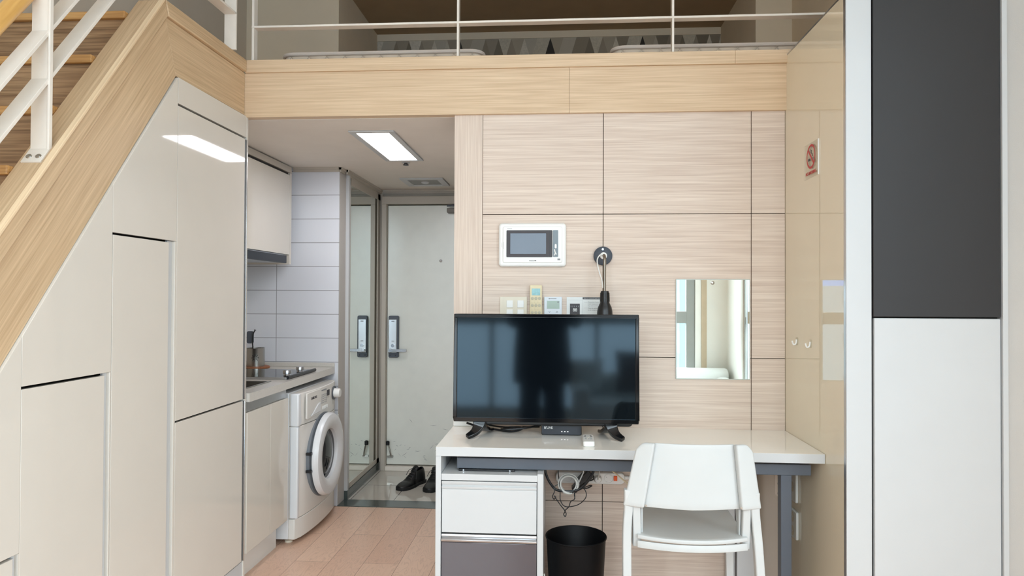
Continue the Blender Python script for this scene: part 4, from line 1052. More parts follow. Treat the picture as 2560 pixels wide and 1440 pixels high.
cb2 = thing('cable', 'second black cable running behind the left television foot', 'cable', (-0.28, 3.18, DZ))
obj('cord', MB().tube(catmull([(-0.40, 3.14, DZ + 0.060), (-0.33, 3.18, DZ + 0.020), (-0.25, 3.20, DZ + 0.006), (-0.17, 3.21, DZ + 0.006), (-0.095, 3.19, DZ + 0.012)], 8), 0.004, 8), M['black'], cb2, smooth=True)
tag(obj('cable_trunking', box(-0.500, -0.330, 3.235, 3.2675, DZ + 0.0005, DZ + 0.040), M['white_plastic'], bevel=0.003), 'short white cable trunking against the wall behind the television', 'trunking')

# ------------------------------------------------------------------ on the wood wall
ic = thing('intercom', 'white video intercom with grey screen on the wood wall', 'intercom', (-0.133, YW, 1.54))
ib = MB().rbox(-0.2915, 0.0245, YW - 0.022, YW - 0.0005, 1.539, 1.743, 0.016, 'y')
obj('case', ib, M['white_plastic'], ic, bevel=0.010, seg=3)
obj('inner_frame', MB().rbox(-0.272, 0.006, YW - 0.027, YW - 0.020, 1.556, 1.727, 0.010, 'y'), M['white_plastic'], ic, bevel=0.005, seg=3)
bzl = obj('screen_bezel', MB().rbox(-0.254, -0.040, YW - 0.030, YW - 0.0265, 1.583, 1.709, 0.004, 'y'), M['ink'], ic, bevel=0.001)
obj('screen', box(-0.236, -0.069, YW - 0.0306, YW - 0.0300, 1.598, 1.694), M['lcd_gray'], bzl)
obj('bezel_strip', box(-0.0535, -0.0515, YW - 0.0307, YW - 0.0300, 1.584, 1.708), M['black'], bzl)
kp = obj('key_panel', MB().rbox(-0.037, -0.013, YW - 0.030, YW - 0.0265, 1.585, 1.709, 0.003, 'y'), mat('key_panel', (110, 122, 130), rough=0.25), ic)
obj('key', MB().rbox(-0.029, -0.020, YW - 0.0325, YW - 0.0298, 1.624, 1.644, 0.004, 'y'), M['white_plastic'], kp)
obj('key', MB().tube(catmull([(-0.030, YW - 0.031, 1.620), (-0.027, YW - 0.031, 1.606), (-0.021, YW - 0.031, 1.595)], 4), 0.003, 8), M['white_plastic'], kp, smooth=True)
obj('key', MB().tube([(-0.032, YW - 0.031, 1.590), (-0.026, YW - 0.031, 1.602)], 0.0025, 8), M['white_plastic'], kp, smooth=True)
obj('maker_mark', text_mb('KOCOM', 0.0085, face_front(-0.131, YW - 0.0274, 1.5665), bold=True), M['ink'], ic)
obj('small_print', MB().box(-0.251, -0.228, YW - 0.0273, YW - 0.0269, 1.7145, 1.7165).box(-0.016, -0.003, YW - 0.0273, YW - 0.0269, 1.569, 1.577), M['ink_gray'], ic)
obj('speaker_slot', MB().box(-0.2765, -0.2755, YW - 0.0225, YW - 0.0219, 1.630, 1.652).box(-0.2695, -0.2685, YW - 0.0275, YW - 0.0269, 1.622, 1.655), M['ink_gray'], ic)

sw = thing('light_switch', 'ivory four-gang switch plate with white rockers just above the television', 'switch', (-0.222, YW, 1.31))
obj('plate', MB().rbox(-0.2855, -0.1580, YW - 0.008, YW - 0.0005, 1.285, 1.398, 0.003, 'y'), M['ivory'], sw, bevel=0.001)
for xa in (-0.268, -0.217):
    g_ = obj('rocker_frame', box(xa, xa + 0.046, YW - 0.0095, YW - 0.0075, 1.298, 1.384), M['ivory'], sw)
    for z0 in (1.305, 1.348):
        obj('rocker', MB().rbox(xa + 0.014, xa + 0.044, YW - 0.0125, YW - 0.0094, z0, z0 + 0.034 if z0 < 1.33 else z0 + 0.033, 0.002, 'y'), M['white_plastic'], g_, bevel=0.001)
M['remote_ivory'] = mat('remote_ivory', (226, 211, 174), rough=0.4)
ar = thing('air_conditioner_remote', 'ivory air-conditioner remote with keypad in a wall holder', 'remote', (-0.116, YW, 1.30))
obj('holder', box(-0.146, -0.086, YW - 0.012, YW - 0.0005, 1.29, 1.350), M['remote_ivory'], ar, bevel=0.002)
ab_ = obj('body', MB().rbox(-0.144, -0.0875, YW - 0.026, YW - 0.0122, 1.285, 1.4535, 0.004, 'y'), M['remote_ivory'], ar, bevel=0.002)
obj('display', box(-0.135, -0.096, YW - 0.0268, YW - 0.0258, 1.405, 1.437), M['lcd_blue'], ab_)
for r in range(5):
    for c in range(3):
        obj('key', MB().lathe([(0.0072, 0.0), (0.0068, -0.0018), (0.0, -0.0022)], (-0.132 + c * 0.0165, YW - 0.0258, 1.391 - r * 0.0165), 'y', 14), M['remote_ivory'] if r % 2 else mat('key_gray_%d%d' % (r, c), (192, 184, 160), rough=0.5), ab_)
th = thing('thermostat', 'pale blue-white thermostat with green display next to the ivory remote', 'thermostat', (-0.036, YW, 1.30))
obj('case', MB().rbox(-0.0775, 0.0055, YW - 0.016, YW - 0.0005, 1.285, 1.3985, 0.003, 'y'), mat('thermostat_white', (224, 230, 236), rough=0.4), th, bevel=0.002)
obj('display', box(-0.064, -0.006, YW - 0.0168, YW - 0.0158, 1.343, 1.380), M['lcd'], th)
obj('display_icon', box(-0.016, -0.008, YW - 0.0172, YW - 0.0167, 1.371, 1.377), M['ink_gray'], th)
obj('maker_mark', MB().box(-0.050, -0.020, YW - 0.0168, YW - 0.0158, 1.3885, 1.3915).lathe([(0.003, 0), (0.003, 0.0006)], (-0.0535, YW - 0.0168, 1.390), 'y', 12), M['ink_gray'], th)
for x, s in ((-0.052, 1), (-0.017, -1)):
    obj('key', MB().tube([(x - 0.004, YW - 0.0165, 1.328 + s * 0.002), (x, YW - 0.0165, 1.328 - s * 0.002), (x + 0.004, YW - 0.0165, 1.328 + s * 0.002)], 0.001, 6), M['ink'], th)
nc = thing('notice_card', 'printed room temperature notice card stuck to the wall beside the lamp', 'notice', (0.105, YW, 1.30))
obj('card', box(0.0275, 0.195, YW - 0.0015, YW - 0.0003, 1.285, 1.3975), M['paper'], nc)
obj('title_bar', box(0.102, 0.195, YW - 0.0020, YW - 0.0014, 1.3875, 1.3970), M['ink'], nc)
obj('title', text_mb('How to control room temp', 0.0072, face_front(0.148, YW - 0.0024, 1.3922), thick=0.0002), M['paper'], nc)
obj('panel_picture', box(0.0430, 0.0890, YW - 0.0020, YW - 0.0014, 1.315, 1.367), M['ink'], nc)
obj('panel_digits', text_mb('88', 0.0205, face_front(0.0665, YW - 0.0024, 1.3370), thick=0.0002, bold=True), M['paper'], nc)
tk = MB()
for k in range(5): tk.box(0.0465 + k * 0.0085, 0.0495 + k * 0.0085, YW - 0.0024, YW - 0.0019, 1.351, 1.358)
obj('panel_keys', tk, M['ink_gray'], nc)
obj('lines', MB().box(0.1025, 0.1030, YW - 0.0018, YW - 0.0014, 1.286, 1.386).box(0.0320, 0.1020, YW - 0.0018, YW - 0.0014, 1.3835, 1.3840).box(0.1085, 0.1255, YW - 0.0018, YW - 0.0014, 1.3725, 1.3730).box(0.1085, 0.1255, YW - 0.0018, YW - 0.0014, 1.3465, 1.3470), M['ink_gray'], nc)
for z, s in ((1.3745, 'Press power button to'), (1.3660, 'room temperature control'), (1.3575, '(e.g. water and floor)'), (1.3460, 'Press the up/down button'), (1.3375, 'to set temperature')):
    obj('text_line', text_mb(s, 0.0062, face_front(0.1275, YW - 0.0019, z), thick=0.0002, align='LEFT'), M['ink'] if z != 1.3575 else M['ink_gray'], nc)

wl = thing('wall_lamp', 'black wall reading lamp with steel stem plugged into a round base', 'lamp', (0.195, YW, 1.32))
obj('base', MB().lathe([(0.0435, -0.0005), (0.0435, -0.014), (0.040, -0.017), (0.0, -0.017)], (0.195, YW, 1.590), 'y', 44), mat('lamp_base', (66, 72, 82), rough=0.5), wl, smooth=True)
obj('base_screw', MB().lathe([(0.005, -0.017), (0.005, -0.019), (0.0, -0.0195)], (0.194, YW, 1.620), 'y', 14), M['chrome'], wl)
obj('collar', MB().lathe([(0.0165, -0.017), (0.016, -0.030), (0.010, -0.034)], (0.197, YW, 1.590), 'y', 28), M['white_plastic'], wl, smooth=True)
obj('stem', MB().tube(catmull([(0.197, YW - 0.030, 1.590), (0.197, YW - 0.075, 1.588), (0.198, YW - 0.092, 1.572), (0.198, YW - 0.095, 1.52), (0.198, YW - 0.095, 1.420)], 8), 0.0068, 14), mat('lamp_stem', (138, 130, 120), rough=0.3, metal=1.0), wl, smooth=True)
sh = obj('lamp_shade', MB().lathe([(0.006, 1.4265), (0.0175, 1.4255), (0.0190, 1.420), (0.0200, 1.385), (0.0215, 1.372), (0.031, 1.352), (0.0345, 1.335), (0.0365, 1.305), (0.0375, 1.290), (0.034, 1.290)], (0.199, YW - 0.095, 0), 'z', 36), M['black'], wl, smooth=True)
rb = MB()
for k in range(12):
    a = 2 * PI * k / 12
    rb.tube([(0.199 + 0.0195 * math.cos(a), YW - 0.095 + 0.0195 * math.sin(a), 1.418), (0.199 + 0.0208 * math.cos(a), YW - 0.095 + 0.0208 * math.sin(a), 1.378)], 0.0014, 6)
obj('ribs', rb, M['black_gloss'], sh, smooth=True)
obj('cord', MB().tube(catmull([(0.190, YW - 0.030, 1.592), (0.178, YW - 0.036, 1.590), (0.168, YW - 0.034, 1.572), (0.170, YW - 0.030, 1.545), (0.180, YW - 0.030, 1.505), (0.189, YW - 0.040, 1.475), (0.191, YW - 0.060, 1.440)], 7), [0.0045] * 8 + [0.003] * 35, 8), M['white_plastic'], wl, smooth=True)

wmr = thing('wall_mirror', 'rectangular frameless mirror on the wood wall right of the television', 'mirror', (0.699, YW, 1.02))
obj('backing', MB().rbox(0.530, 0.868, YW - 0.006, YW - 0.0005, 1.021, 1.484, 0.006, 'y'), M['mirror_edge'], wmr, bevel=0.001)
obj('glass', box(0.5345, 0.8635, YW - 0.0075, YW - 0.0062, 1.0255, 1.4795), M['mirror'], wmr)
obj('screw', MB().lathe([(0.0085, 0.0), (0.0085, -0.003), (0.006, -0.005), (0.0, -0.0052)], (0.697, YW - 0.0075, 1.466), 'y', 20), M['steel'], wmr, smooth=True)

# ------------------------------------------------------------------ under the desk
ps = thing('power_strip', 'white power strip with orange switch on the wall under the desk', 'power strip', (0.14, YW, 0.54))
obj('case', MB().rbox(-0.020, 0.297, YW - 0.034, YW - 0.0005, 0.537, 0.588, 0.020, 'y'), M['white_plastic'], ps, bevel=0.004)
for x in (0.035, 0.110, 0.172, 0.222):
    s = obj('socket', MB().lathe([(0.0215, -0.030), (0.0215, -0.037), (0.019, -0.037), (0.018, -0.0352)], (x, YW, 0.5635), 'y', 28), M['white_plastic'], ps, smooth=True)
    hh = MB()
    for dx, dz in ((-0.009, 0.006), (0.009, -0.006)): hh.cyl((x + dx, YW - 0.0352, 0.5635 + dz), 0.0028, 0, 0.0008, 'y', 10)
    hh.box(x - 0.010, x - 0.004, YW - 0.0352, YW - 0.0344, 0.548, 0.551).box(x + 0.004, x + 0.010, YW - 0.0352, YW - 0.0344, 0.577, 0.580)
    obj('socket_hole', hh, M['ink'], s)
obj('switch', MB().rbox(0.2455, 0.2615, YW - 0.041, YW - 0.0342, 0.5545, 0.577, 0.002, 'y'), M['orange'], ps, bevel=0.001)
obj('cable_gland', MB().tube([(0.297, YW - 0.017, 0.565), (0.335, YW - 0.017, 0.564)], [0.010, 0.006], 12), M['white_plastic'], ps, smooth=True)
obj('cord', MB().tube(catmull([(0.33, YW - 0.017, 0.564), (0.42, YW - 0.012, 0.560), (0.60, YW - 0.010, 0.52), (0.74, YW - 0.012, 0.45)], 6), 0.005, 8), M['white_plastic'], ps, smooth=True)
pa = thing('power_adapter', 'black power adapter plugged at an angle into the power strip', 'adapter', (0.11, 3.17, 0.578), 'plugs in the power strip')
a_mb = MB().rbox(-0.020, 0.020, -0.035, 0.030, -0.048, 0.040, 0.004, 'y'); a_mb.xform(Matrix.Translation((0.112, 3.195, 0.576)) @ Matrix.Rotation(0.75, 4, 'Y'))
obj('case', a_mb, M['black'], pa, bevel=0.003)
a_mb = MB().rbox(-0.014, 0.014, -0.030, 0.025, -0.075, -0.0485, 0.004, 'y'); a_mb.xform(Matrix.Translation((0.112, 3.195, 0.576)) @ Matrix.Rotation(0.75, 4, 'Y'))
obj('cap', a_mb, M['black'], pa, bevel=0.003)
wp = thing('power_plug', 'round white plug pushed into the power strip left of the free socket', 'plug', (0.172, 3.21, 0.5635), 'plugs in the power strip')
obj('plug_body', MB().lathe([(0.0175, -0.0372), (0.0175, -0.050), (0.013, -0.064), (0.0, -0.066)], (0.172, YW, 0.5635), 'y', 24), M['white_plastic'], wp, smooth=True)
obj('cord', MB().tube(catmull([(0.172, 3.206, 0.566), (0.176, 3.185, 0.60), (0.182, 3.175, 0.66), (0.186, 3.17, 0.74)], 5), 0.003, 8), M['cable_gray'], wp, smooth=True)
gc = thing('cable_coil', 'pale grey cable wound into a coil hanging under the desk', 'cable', (0.037, 3.0, 0.60))
cpts = []; rr_ = random.Random(5)
for k in range(5 * 22 + 1):
    a = 2 * PI * k / 22; turn = k / 22
    r = 0.0335 + 0.0016 * turn + 0.004 * math.sin(turn * 2.4)
    cpts.append((0.037 + r * math.cos(a) + 0.0025 * math.sin(turn * 3), 2.985 + 0.005 * turn + 0.003 * math.sin(a * .5), 0.598 + r * 1.02 * math.sin(a)))
cpts += [(0.10, 3.03, 0.64), (0.105, 3.04, 0.70), (0.106, 3.05, 0.752)]
obj('cord', MB().tube(cpts, 0.0030, 8), M['cable_gray'], gc, smooth=True)
obj('tie', MB().tube(catmull([(0.052, 2.975, 0.566), (0.060, 2.972, 0.575), (0.066, 2.985, 0.570), (0.060, 2.99, 0.555), (0.064, 2.985, 0.540)], 5), 0.0015, 6), M['black'], gc, smooth=True)
def hang(label, pts, r, m, per=6):
    c_ = thing('cable', label, 'cable', tuple(Vector(pts[0])), 'cables hanging under the desk')
    obj('cord', MB().tube(catmull(pts, per), r, 8), m, c_, smooth=True)
    return c_
hang('thick black cable sagging in a bow under the desk', [(-0.066, 3.0, 0.752), (-0.065, 2.99, 0.665), (-0.055, 2.99, 0.626), (-0.038, 2.99, 0.596), (-0.017, 2.99, 0.575), (0.017, 2.995, 0.568), (0.067, 2.99, 0.573), (0.101, 2.985, 0.596), (0.126, 2.98, 0.63), (0.143, 2.985, 0.665), (0.150, 2.99, 0.752)], 0.0055, M['black'])
hang('thin black cable hanging lowest in a V with a loop at its tip', [(-0.010, 2.98, 0.600), (-0.026, 2.975, 0.590), (-0.024, 2.97, 0.572), (-0.032, 2.97, 0.552), (-0.026, 2.97, 0.540), (-0.018, 2.97, 0.548), (-0.024, 2.97, 0.553), (0.0, 2.97, 0.518), (0.020, 2.97, 0.492), (0.015, 2.97, 0.477), (0.022, 2.97, 0.468), (0.026, 2.975, 0.478), (0.022, 2.975, 0.492), (0.037, 2.975, 0.508), (0.045, 2.975, 0.530), (0.060, 2.975, 0.540), (0.062, 2.98, 0.558), (0.058, 2.98, 0.570)], 0.0020, M['black'])
hang('thin black cable sagging in a wide bow behind the cable coil', [(0.004, 3.02, 0.752), (-0.008, 3.02, 0.66), (-0.004, 3.02, 0.60), (0.000, 3.01, 0.559), (0.001, 3.005, 0.528), (0.013, 3.0, 0.507), (0.034, 3.0, 0.500), (0.076, 3.0, 0.510), (0.105, 3.0, 0.534), (0.112, 3.005, 0.557), (0.100, 3.01, 0.582)], 0.0019, M['black'])
hang('short black cord looped below the power adapter', [(0.06, 3.03, 0.566), (0.10, 3.04, 0.572), (0.130, 3.05, 0.580), (0.136, 3.06, 0.574), (0.11, 3.05, 0.566), (0.085, 3.05, 0.572), (0.115, 3.09, 0.584), (0.146, 3.12, 0.588), (0.148, 3.14, 0.600), (0.140, 3.16, 0.590)], 0.0026, M['black'])
hang('cream cord slanting down across the power strip behind the chair', [(0.180, 3.06, 0.752), (0.205, 3.05, 0.665), (0.245, 3.04, 0.632), (0.31, 3.03, 0.580), (0.40, 3.03, 0.50), (0.46, 3.05, 0.38)], 0.0030, M['cable_cream'])

wb_ = thing('waste_bin', 'round black waste bin under the desk beside the drawer unit', 'bin', (0.067, 2.935, 0))
bt = 0.400
obj('body', MB().lathe([(0.0, 0.004), (0.098, 0.002), (0.104, 0.010), (0.1235, bt - 0.006), (0.1275, bt - 0.004), (0.1285, bt), (0.1265, bt + 0.003), (0.1225, bt - 0.002), (0.101, 0.014), (0.0, 0.014)], (0.067, 2.935, 0), 'z', 64), M['black_matte'], wb_, smooth=True)
ch_ = thing('adhesive_hook', 'tiny clear hook low on the drawer unit side beside the bin', 'hook', (-0.066, 2.83, 0.26))
obj('plate', MB().rbox(-0.0668, -0.0638, 2.806, 2.846, 0.250, 0.300, 0.006, 'x'), M['acrylic'], ch_)
obj('prong', MB().tube(catmull([(-0.064, 2.815, 0.285), (-0.058, 2.815, 0.268), (-0.048, 2.812, 0.266), (-0.044, 2.812, 0.276)], 4), 0.003, 8), M['cable_gray'], ch_, smooth=True)

# ------------------------------------------------------------------ chair
ch = thing('chair', 'white plastic chair pushed up to the desk, seen from behind', 'chair', (0.46, 2.6, 0))
CXm = 0.4605
def bulge(u): return -0.040 * (1 - u * u)          # u -1..1
def backx(u, v):                                   # v 0 bottom .. 1 top
    xl = 0.222 + (0.276 - 0.222) * v; xr = 0.697 + (0.668 - 0.697) * v
    return (xl + xr) / 2 + u * (xr - xl) / 2
def backy(u, v): return 2.490 + 0.012 * (1 - v) + bulge(u) + 0.03 * v
def topz(u): return 0.878 - 0.0 * u
def back_fn(a, b):
    u = -1 + 2 * a
    zt = 0.884 - 0.030 * max(0.0, (abs(u) - 0.86) / 0.14) ** 2.2
    zb = 0.657 + 0.006 * abs(u)
    z = zb + (zt - zb) * b
    v = (z - 0.657) / 0.227
    return Vector((backx(u, v), backy(u, v), z))
def panel_fn(a, b):
    u = (-1 + 2 * a) * 0.70
    p = back_fn((u + 1) / 2, b); p.y += 0.010
    if abs(b - 1) < 1e-6: p.z -= 0.002
    return p
obj('backrest', MB().grid(panel_fn, 28, 12), M['white_shell'], ch, smooth=True, solid=0.010, bevel=0.002)
for s in (-1, 1):
    def side_fn(a, b, s=s):
        u = s * (0.70 + 0.30 * a)
        p = back_fn((u + 1) / 2, b); p.y -= 0.008
        return p
    obj('back_sleeve', MB().grid(side_fn, 8, 14), M['white_shell'], ch, smooth=True, solid=0.026, bevel=0.006)
# seat with curved rear lip
def seat_fn(a, b):
    u = -1 + 2 * a
    y = 2.475 + bulge(u) * 0.9 + (0.40 - bulge(u) * 0.9) * b
    z = 0.556 - 0.012 * math.sin(PI * b) * (1 - u * u) + 0.004 * u * u
    return Vector((CXm + u * (0.190 + 0.010 * b), y, z))
obj('seat', MB().grid(seat_fn, 24, 16), M['white_shell'], ch, smooth=True, solid=0.014, bevel=0.003)
lip = [(CXm + (-1 + 2 * k / 20) * 0.185, 2.482 + bulge(-1 + 2 * k / 20) * 0.9, 0.530) for k in range(21)]
lm = MB()
def lip_fn(a, b):
    u = -1 + 2 * a
    return Vector((CXm + u * 0.188, 2.480 + bulge(u) * 0.95 + 0.004 * b, 0.521 + 0.024 * b))
obj('seat_apron', lm.grid(lip_fn, 24, 2), M['white_shell'], ch, smooth=True, solid=0.012, bevel=0.002)
for s in (-1, 1):
    xo = 0.241 if s < 0 else 0.6785                   # outer leg top
    def bar(pts, wx, wy):
        """flat section bar along pts"""
        mb = MB(); rings = []
        P = [Vector(p) for p in pts]
        for p in P:
            rings.append([mb.bm.verts.new(p + Vector((dx * wx / 2, dy * wy / 2, 0))) for dx, dy in ((-1, -1), (1, -1), (1, 1), (-1, 1))])
        for i in range(len(P) - 1):
            for k in range(4): mb.bm.faces.new((rings[i][k], rings[i][(k + 1) % 4], rings[i + 1][(k + 1) % 4], rings[i + 1][k]))
        mb.bm.faces.new(rings[0]); mb.bm.faces.new(rings[-1])
        return mb
    out = [(xo, 2.498, 0.72), (xo, 2.498, 0.655), (xo - (0.004 if s < 0 else -0.004), 2.496, 0.60), (xo - (0.006 if s < 0 else -0.010), 2.49, 0.52), (xo - (0.006 if s < 0 else -0.020), 2.47, 0.30), (xo - (0.006 if s < 0 else -0.034), 2.44, 0.0)]
    obj('leg', bar(catmull(out, 5), 0.030, 0.034), M['white_shell'], ch, bevel=0.004)
    xi = xo - s * 0.031
    inn = [(xi + s * 0.004, 2.500, 0.70), (xi + s * 0.002, 2.502, 0.62), (xi, 2.506, 0.545), (xi, 2.510, 0.518)]
    obj('seat_arm', bar(catmull(inn, 4), 0.028, 0.032), M['white_shell'], ch, bevel=0.006)
    fx = 0.268 if s < 0 else 0.655
    obj('leg', bar(catmull([(fx, 2.62, 0.528), (fx, 2.74, 0.525), (fx - (-s) * 0.0, 2.775, 0.50), (fx + s * 0.006, 2.79, 0.30), (fx + s * 0.012, 2.80, 0.0)], 5), 0.026, 0.030), M['white_shell'], ch, bevel=0.004)
    obj('side_rail', box(fx - 0.011, fx + 0.011, 2.50, 2.78, 0.517, 0.541), M['white_shell'], ch, bevel=0.004)
    px = 0.2985 if s < 0 else 0.6255
    obj('screw', MB().lathe([(0.004, 0.0), (0.004, -0.002), (0.0, -0.0025)], (px, 2.467, 0.672), 'y', 12), M['steel'], ch, smooth=True)
    # stiffening fin between sleeve and seat
    obj('fin', MB().prism([(2.506, 0.655), (2.56, 0.66), (2.525, 0.56), (2.506, 0.56)], 'x', xi - s * 0.018 - 0.003, xi - s * 0.018 + 0.003), M['white_shell'], ch, bevel=0.001)

# ------------------------------------------------------------------ behind the camera (seen in the mirror and the screen)
so = thing('sofa', 'white sofa under the window behind the camera, seen in the mirror', 'sofa', (1.0, -1.25, 0))
obj('base', MB().rbox(0.12, 1.90, -1.72, -0.90, 0.05, 0.36, 0.06, 'x'), M['sofa'], so, bevel=0.02)
obj('back', MB().rbox(0.12, 1.90, -1.74, -1.50, 0.30, 0.585, 0.08, 'x'), M['sofa'], so, bevel=0.02)
for x0, x1 in ((0.12, 0.30), (1.74, 1.91)):
    obj('arm', MB().rbox(x0, x1, -1.72, -0.90, 0.30, 0.50, 0.07, 'y'), M['sofa'], so, bevel=0.02)
def cushion(x, y, z, sz, th_, rx, rz, m, label):
    mb = MB()
    def f(sgn):
        def g(a, b):
            u, v = -1 + 2 * a, -1 + 2 * b
            e = (1 - u ** 4) * (1 - v ** 4)
            return Vector((u * sz * (1 - .06 * v * v * 0 + -.05 * (1 - v * v) * abs(u) ** 3), sgn * th_ * e ** 0.6, v * sz * (1 - .05 * (1 - u * u) * abs(v) ** 3)))
        return g
    mb.grid(f(1), 16, 16); mb.grid(f(-1), 16, 16)
    mb.xform(Matrix.Rotation(rz, 4, 'Z') @ Matrix.Rotation(rx, 4, 'X'))
    c_ = thing('cushion', label, 'cushion', (x, y, z), 'cushions on the sofa')
    obj('cover', mb, m, c_, local=True, smooth=True)
cushion(0.80, -1.30, 0.62, 0.235, 0.07, -0.25, 0.1, M['cushion'], 'brown square cushion on the sofa behind the camera, right one')
cushion(0.27, -1.36, 0.585, 0.175, 0.07, -0.3, -0.1, M['sofa'], 'pale cushion on the sofa behind the camera, left one')

# person taking the photograph
pe = thing('person', 'person in dark coat and trousers taking the picture, reflected in the television', 'person', (-0.17, -0.50, 0))
J = {}
def skinned(name, verts, edges, radii, m, parent, sub=2, root=0):
    me = bpy.data.meshes.new(name); me.from_pydata(verts, edges, []); me.materials.append(m)
    o = bpy.data.objects.new(name, me); C.objects.link(o)
    if parent is not None:
        o.parent = parent
        for v in me.vertices: v.co -= world_loc(parent)
    sk_ = o.modifiers.new('skin', 'SKIN'); sk_.use_smooth_shade = True
    for i, r in enumerate(radii):
        me.skin_vertices[0].data[i].radius = r if isinstance(r, tuple) else (r, r)
    me.skin_vertices[0].data[root].use_root = True
    s_ = o.modifiers.new('sub', 'SUBSURF'); s_.levels = sub; s_.render_levels = sub
    return o
px_, py_ = -0.17, -0.50
V = [(px_, py_, 0.93), (px_, py_, 1.12), (px_, py_ + 0.0, 1.32), (px_, py_ + 0.01, 1.45), (px_, py_ + 0.03, 1.53),
     (px_, py_ + 0.05, 1.63),
     (px_ - 0.18, py_, 1.42), (px_ - 0.26, py_ + 0.06, 1.18), (px_ - 0.10, py_ + 0.36, 1.31),
     (px_ + 0.18, py_, 1.42), (px_ + 0.30, py_ + 0.06, 1.18), (px_ + 0.23, py_ + 0.36, 1.31),
     (px_ - 0.10, py_, 0.86), (px_ - 0.11, py_ + 0.01, 0.48), (px_ - 0.12, py_ - 0.02, 0.09),
     (px_ + 0.10, py_, 0.86), (px_ + 0.11, py_ + 0.01, 0.48), (px_ + 0.12, py_ - 0.02, 0.09)]
E_ = [(0, 1), (1, 2), (2, 3), (3, 4), (4, 5), (3, 6), (6, 7), (7, 8), (3, 9), (9, 10), (10, 11), (0, 12), (12, 13), (13, 14), (0, 15), (15, 16), (16, 17)]
R_ = [(.17, .12), (.16, .11), (.17, .12), (.10, .09), (.055, .055), (.085, .10), .072, .055, .038, .072, .055, .038, .095, .068, .045, .095, .068, .045]
obj_body = skinned('body', V, E_, R_, M['skin'], pe)
coat = MB().lathe([(0.16, 1.48), (0.215, 1.42), (0.24, 1.30), (0.245, 1.12), (0.262, 0.92), (0.272, 0.70), (0.270, 0.60), (0.255, 0.60), (0.20, 0.92), (0.10, 1.46)], (px_, py_, 0), 'z', 32)
for v in coat.bm.verts: v.co.y = py_ + (v.co.y - py_) * 0.68
obj('coat', coat, M['dark_cloth'], pe, smooth=True)
for s in (-1, 1):
    a, b, c = (Vector(V[6]), Vector(V[7]), Vector(V[8])) if s < 0 else (Vector(V[9]), Vector(V[10]), Vector(V[11]))
    pts = catmull([a + Vector((0, 0, 0.02)), b, c], 8)
    obj('sleeve', MB().tube(pts, [0.098 - 0.045 * i / (len(pts) - 1) for i in range(len(pts))], 16), M['dark_cloth'], pe, smooth=True)
    a, b, c = (Vector(V[12]), Vector(V[13]), Vector(V[14])) if s < 0 else (Vector(V[15]), Vector(V[16]), Vector(V[17]))
    obj('trouser_leg', MB().tube([a, b, c + Vector((0, 0, -0.02))], [0.125, 0.105, 0.100], 18), M['dark_cloth'], pe, smooth=True)
    x = c.x
    obj('shoe', MB().rbox(x - 0.048, x + 0.048, py_ - 0.09, py_ + 0.19, 0.0, 0.085, 0.04, 'z'), M['black'], pe, bevel=0.02, seg=3)
# head: hair and face features
hp = Vector((px_, py_ + 0.055, 1.66))
hr = MB().lathe([(0.0, 0.125), (0.06, 0.115), (0.098, 0.07), (0.108, 0.01), (0.100, -0.04), (0.09, -0.06)], hp, 'z', 28)
for v in hr.bm.verts: v.co.y = hp.y - 0.018 + (v.co.y - hp.y) * 1.08
obj('hair', hr, M['black'], pe, smooth=True)
fc = MB()
fc.lathe([(0.0, 0.125), (0.055, 0.11), (0.085, 0.06), (0.088, 0.0), (0.075, -0.07), (0.045, -0.115), (0.0, -0.12)], hp + Vector((0, 0.012, 0)), 'z', 28)
obj('face', fc, M['skin'], obj_body, smooth=True)
obj('nose', MB().tube([hp + Vector((0, 0.095, 0.02)), hp + Vector((0, 0.118, -0.025)), hp + Vector((0, 0.10, -0.035))], [0.008, 0.015, 0.010], 10), M['skin'], obj_body, smooth=True)
for s in (-1, 1):
    obj('eye', MB().lathe([(0.0, 0.010), (0.008, 0.006), (0.010, 0), (0.008, -0.006), (0.0, -0.010)], hp + Vector((s * 0.034, 0.088, 0.012)), 'z', 14), M['ink'], obj_body, smooth=True)
    obj('ear', MB().lathe([(0.0, 0.03), (0.012, 0.02), (0.016, 0.0), (0.010, -0.025), (0.0, -0.03)], hp + Vector((s * 0.092, 0.0, -0.01)), 'z', 12), M['skin'], obj_body, smooth=True)
obj('mouth', MB().tube([hp + Vector((-0.024, 0.083, -0.065)), hp + Vector((0, 0.092, -0.067)), hp + Vector((0.024, 0.083, -0.065))], 0.006, 8), mat('lips', (170, 96, 88)), obj_body, smooth=True)
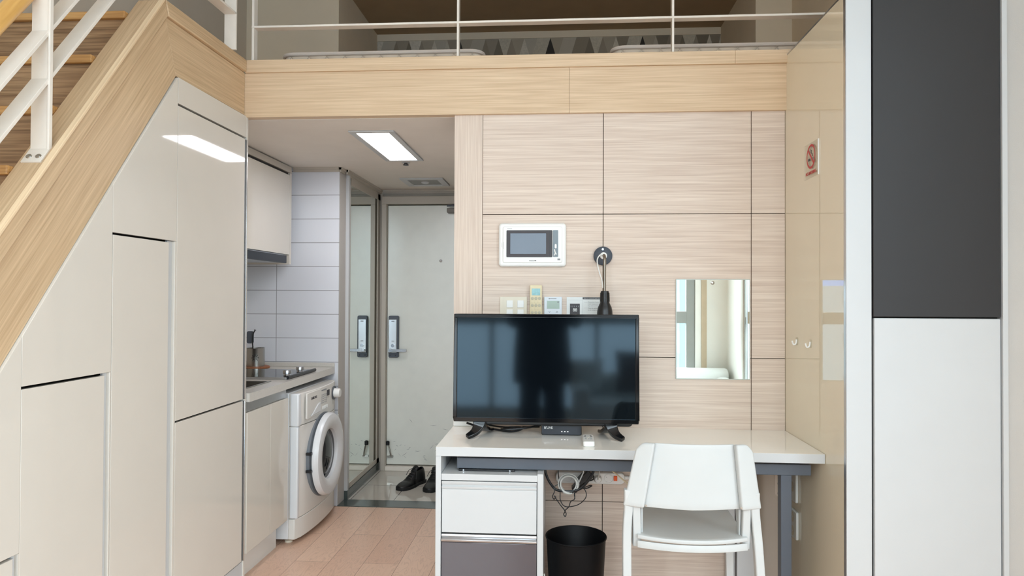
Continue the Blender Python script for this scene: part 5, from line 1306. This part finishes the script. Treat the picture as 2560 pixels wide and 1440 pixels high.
# hands holding the phone
ph = tag(obj('phone', MB().rbox(-0.080, 0.080, -0.040, -0.032, 1.365, 1.440, 0.012, 'y'), M['black'], bevel=0.002), 'black phone held up sideways by the person', 'phone')
for s in (-1, 1):
    wv_ = Vector(V[8] if s < 0 else V[11])
    palm = Vector((s * 0.100, -0.075, 1.375))
    vs = [tuple(wv_), tuple(palm)]; es = [(0, 1)]; rd = [(.028, .024), (.034, .018)]
    for k in range(4):
        base = palm + Vector((-s * 0.005, 0.010, 0.036 - 0.020 * k))
        mid = base + Vector((-s * 0.010, 0.036, 0.004))
        tip = Vector((s * (0.060 + 0.006 * abs(k - 1.5)), -0.0255 - 0.001 * k, base.z + 0.004))
        i = len(vs); vs += [tuple(base), tuple(mid), tuple(tip)]; es += [(1, i), (i, i + 1), (i + 1, i + 2)]; rd += [.0095, .0088, .0075]
    i = len(vs); tb = palm + Vector((-s * 0.012, -0.004, -0.028)); tm = palm + Vector((-s * 0.034, 0.016, -0.024)); tt = Vector((s * 0.055, -0.047, 1.385))
    vs += [tuple(tb), tuple(tm), tuple(tt)]; es += [(1, i), (i, i + 1), (i + 1, i + 2)]; rd += [.012, .0105, .009]
    skinned('hand', vs, es, rd, M['skin'], obj_body, sub=1)

# city across the street (through the window, seen in the mirror)
def tower_mat(name, wall, glass, sx_, sz_):
    m = grid_mat(name, glass, wall, sx_, sz_, (-PI / 2, 0, 0), 0.0, 0.4, 0.35 * min(sx_, sz_), var=0.15)
    return m
TM = [tower_mat('tower_blue', (110, 150, 180), (60, 120, 190), 3.0, 3.4), tower_mat('tower_pale', (130, 145, 155), (80, 105, 130), 4.0, 3.3), tower_mat('tower_grey', (120, 125, 130), (70, 84, 98), 3.5, 3.6)]
for i, (x, y, wx, h, lab) in enumerate(((14.5, -62, 8, 3.0, 'blue glass tower across the street'), (32, -75, 16, 6, 'low pale tower across the street'), (-24, -60, 9, 2.4, 'grey office tower across the street'), (-60, -60, 20, 4, 'long low grey building across the street'))):
    t = thing('street_building', lab + ', seen through the window', 'building', (x, y, -40), 'buildings across the street')
    obj('facade', box(x - wx / 2, x + wx / 2, y - 6, y + 6, -40, h), TM[i % 3], t)
    obj('roof_block', box(x - wx / 5, x + wx / 6, y - 3, y + 3, h, h + 2.5), TM[(i + 1) % 3], t)
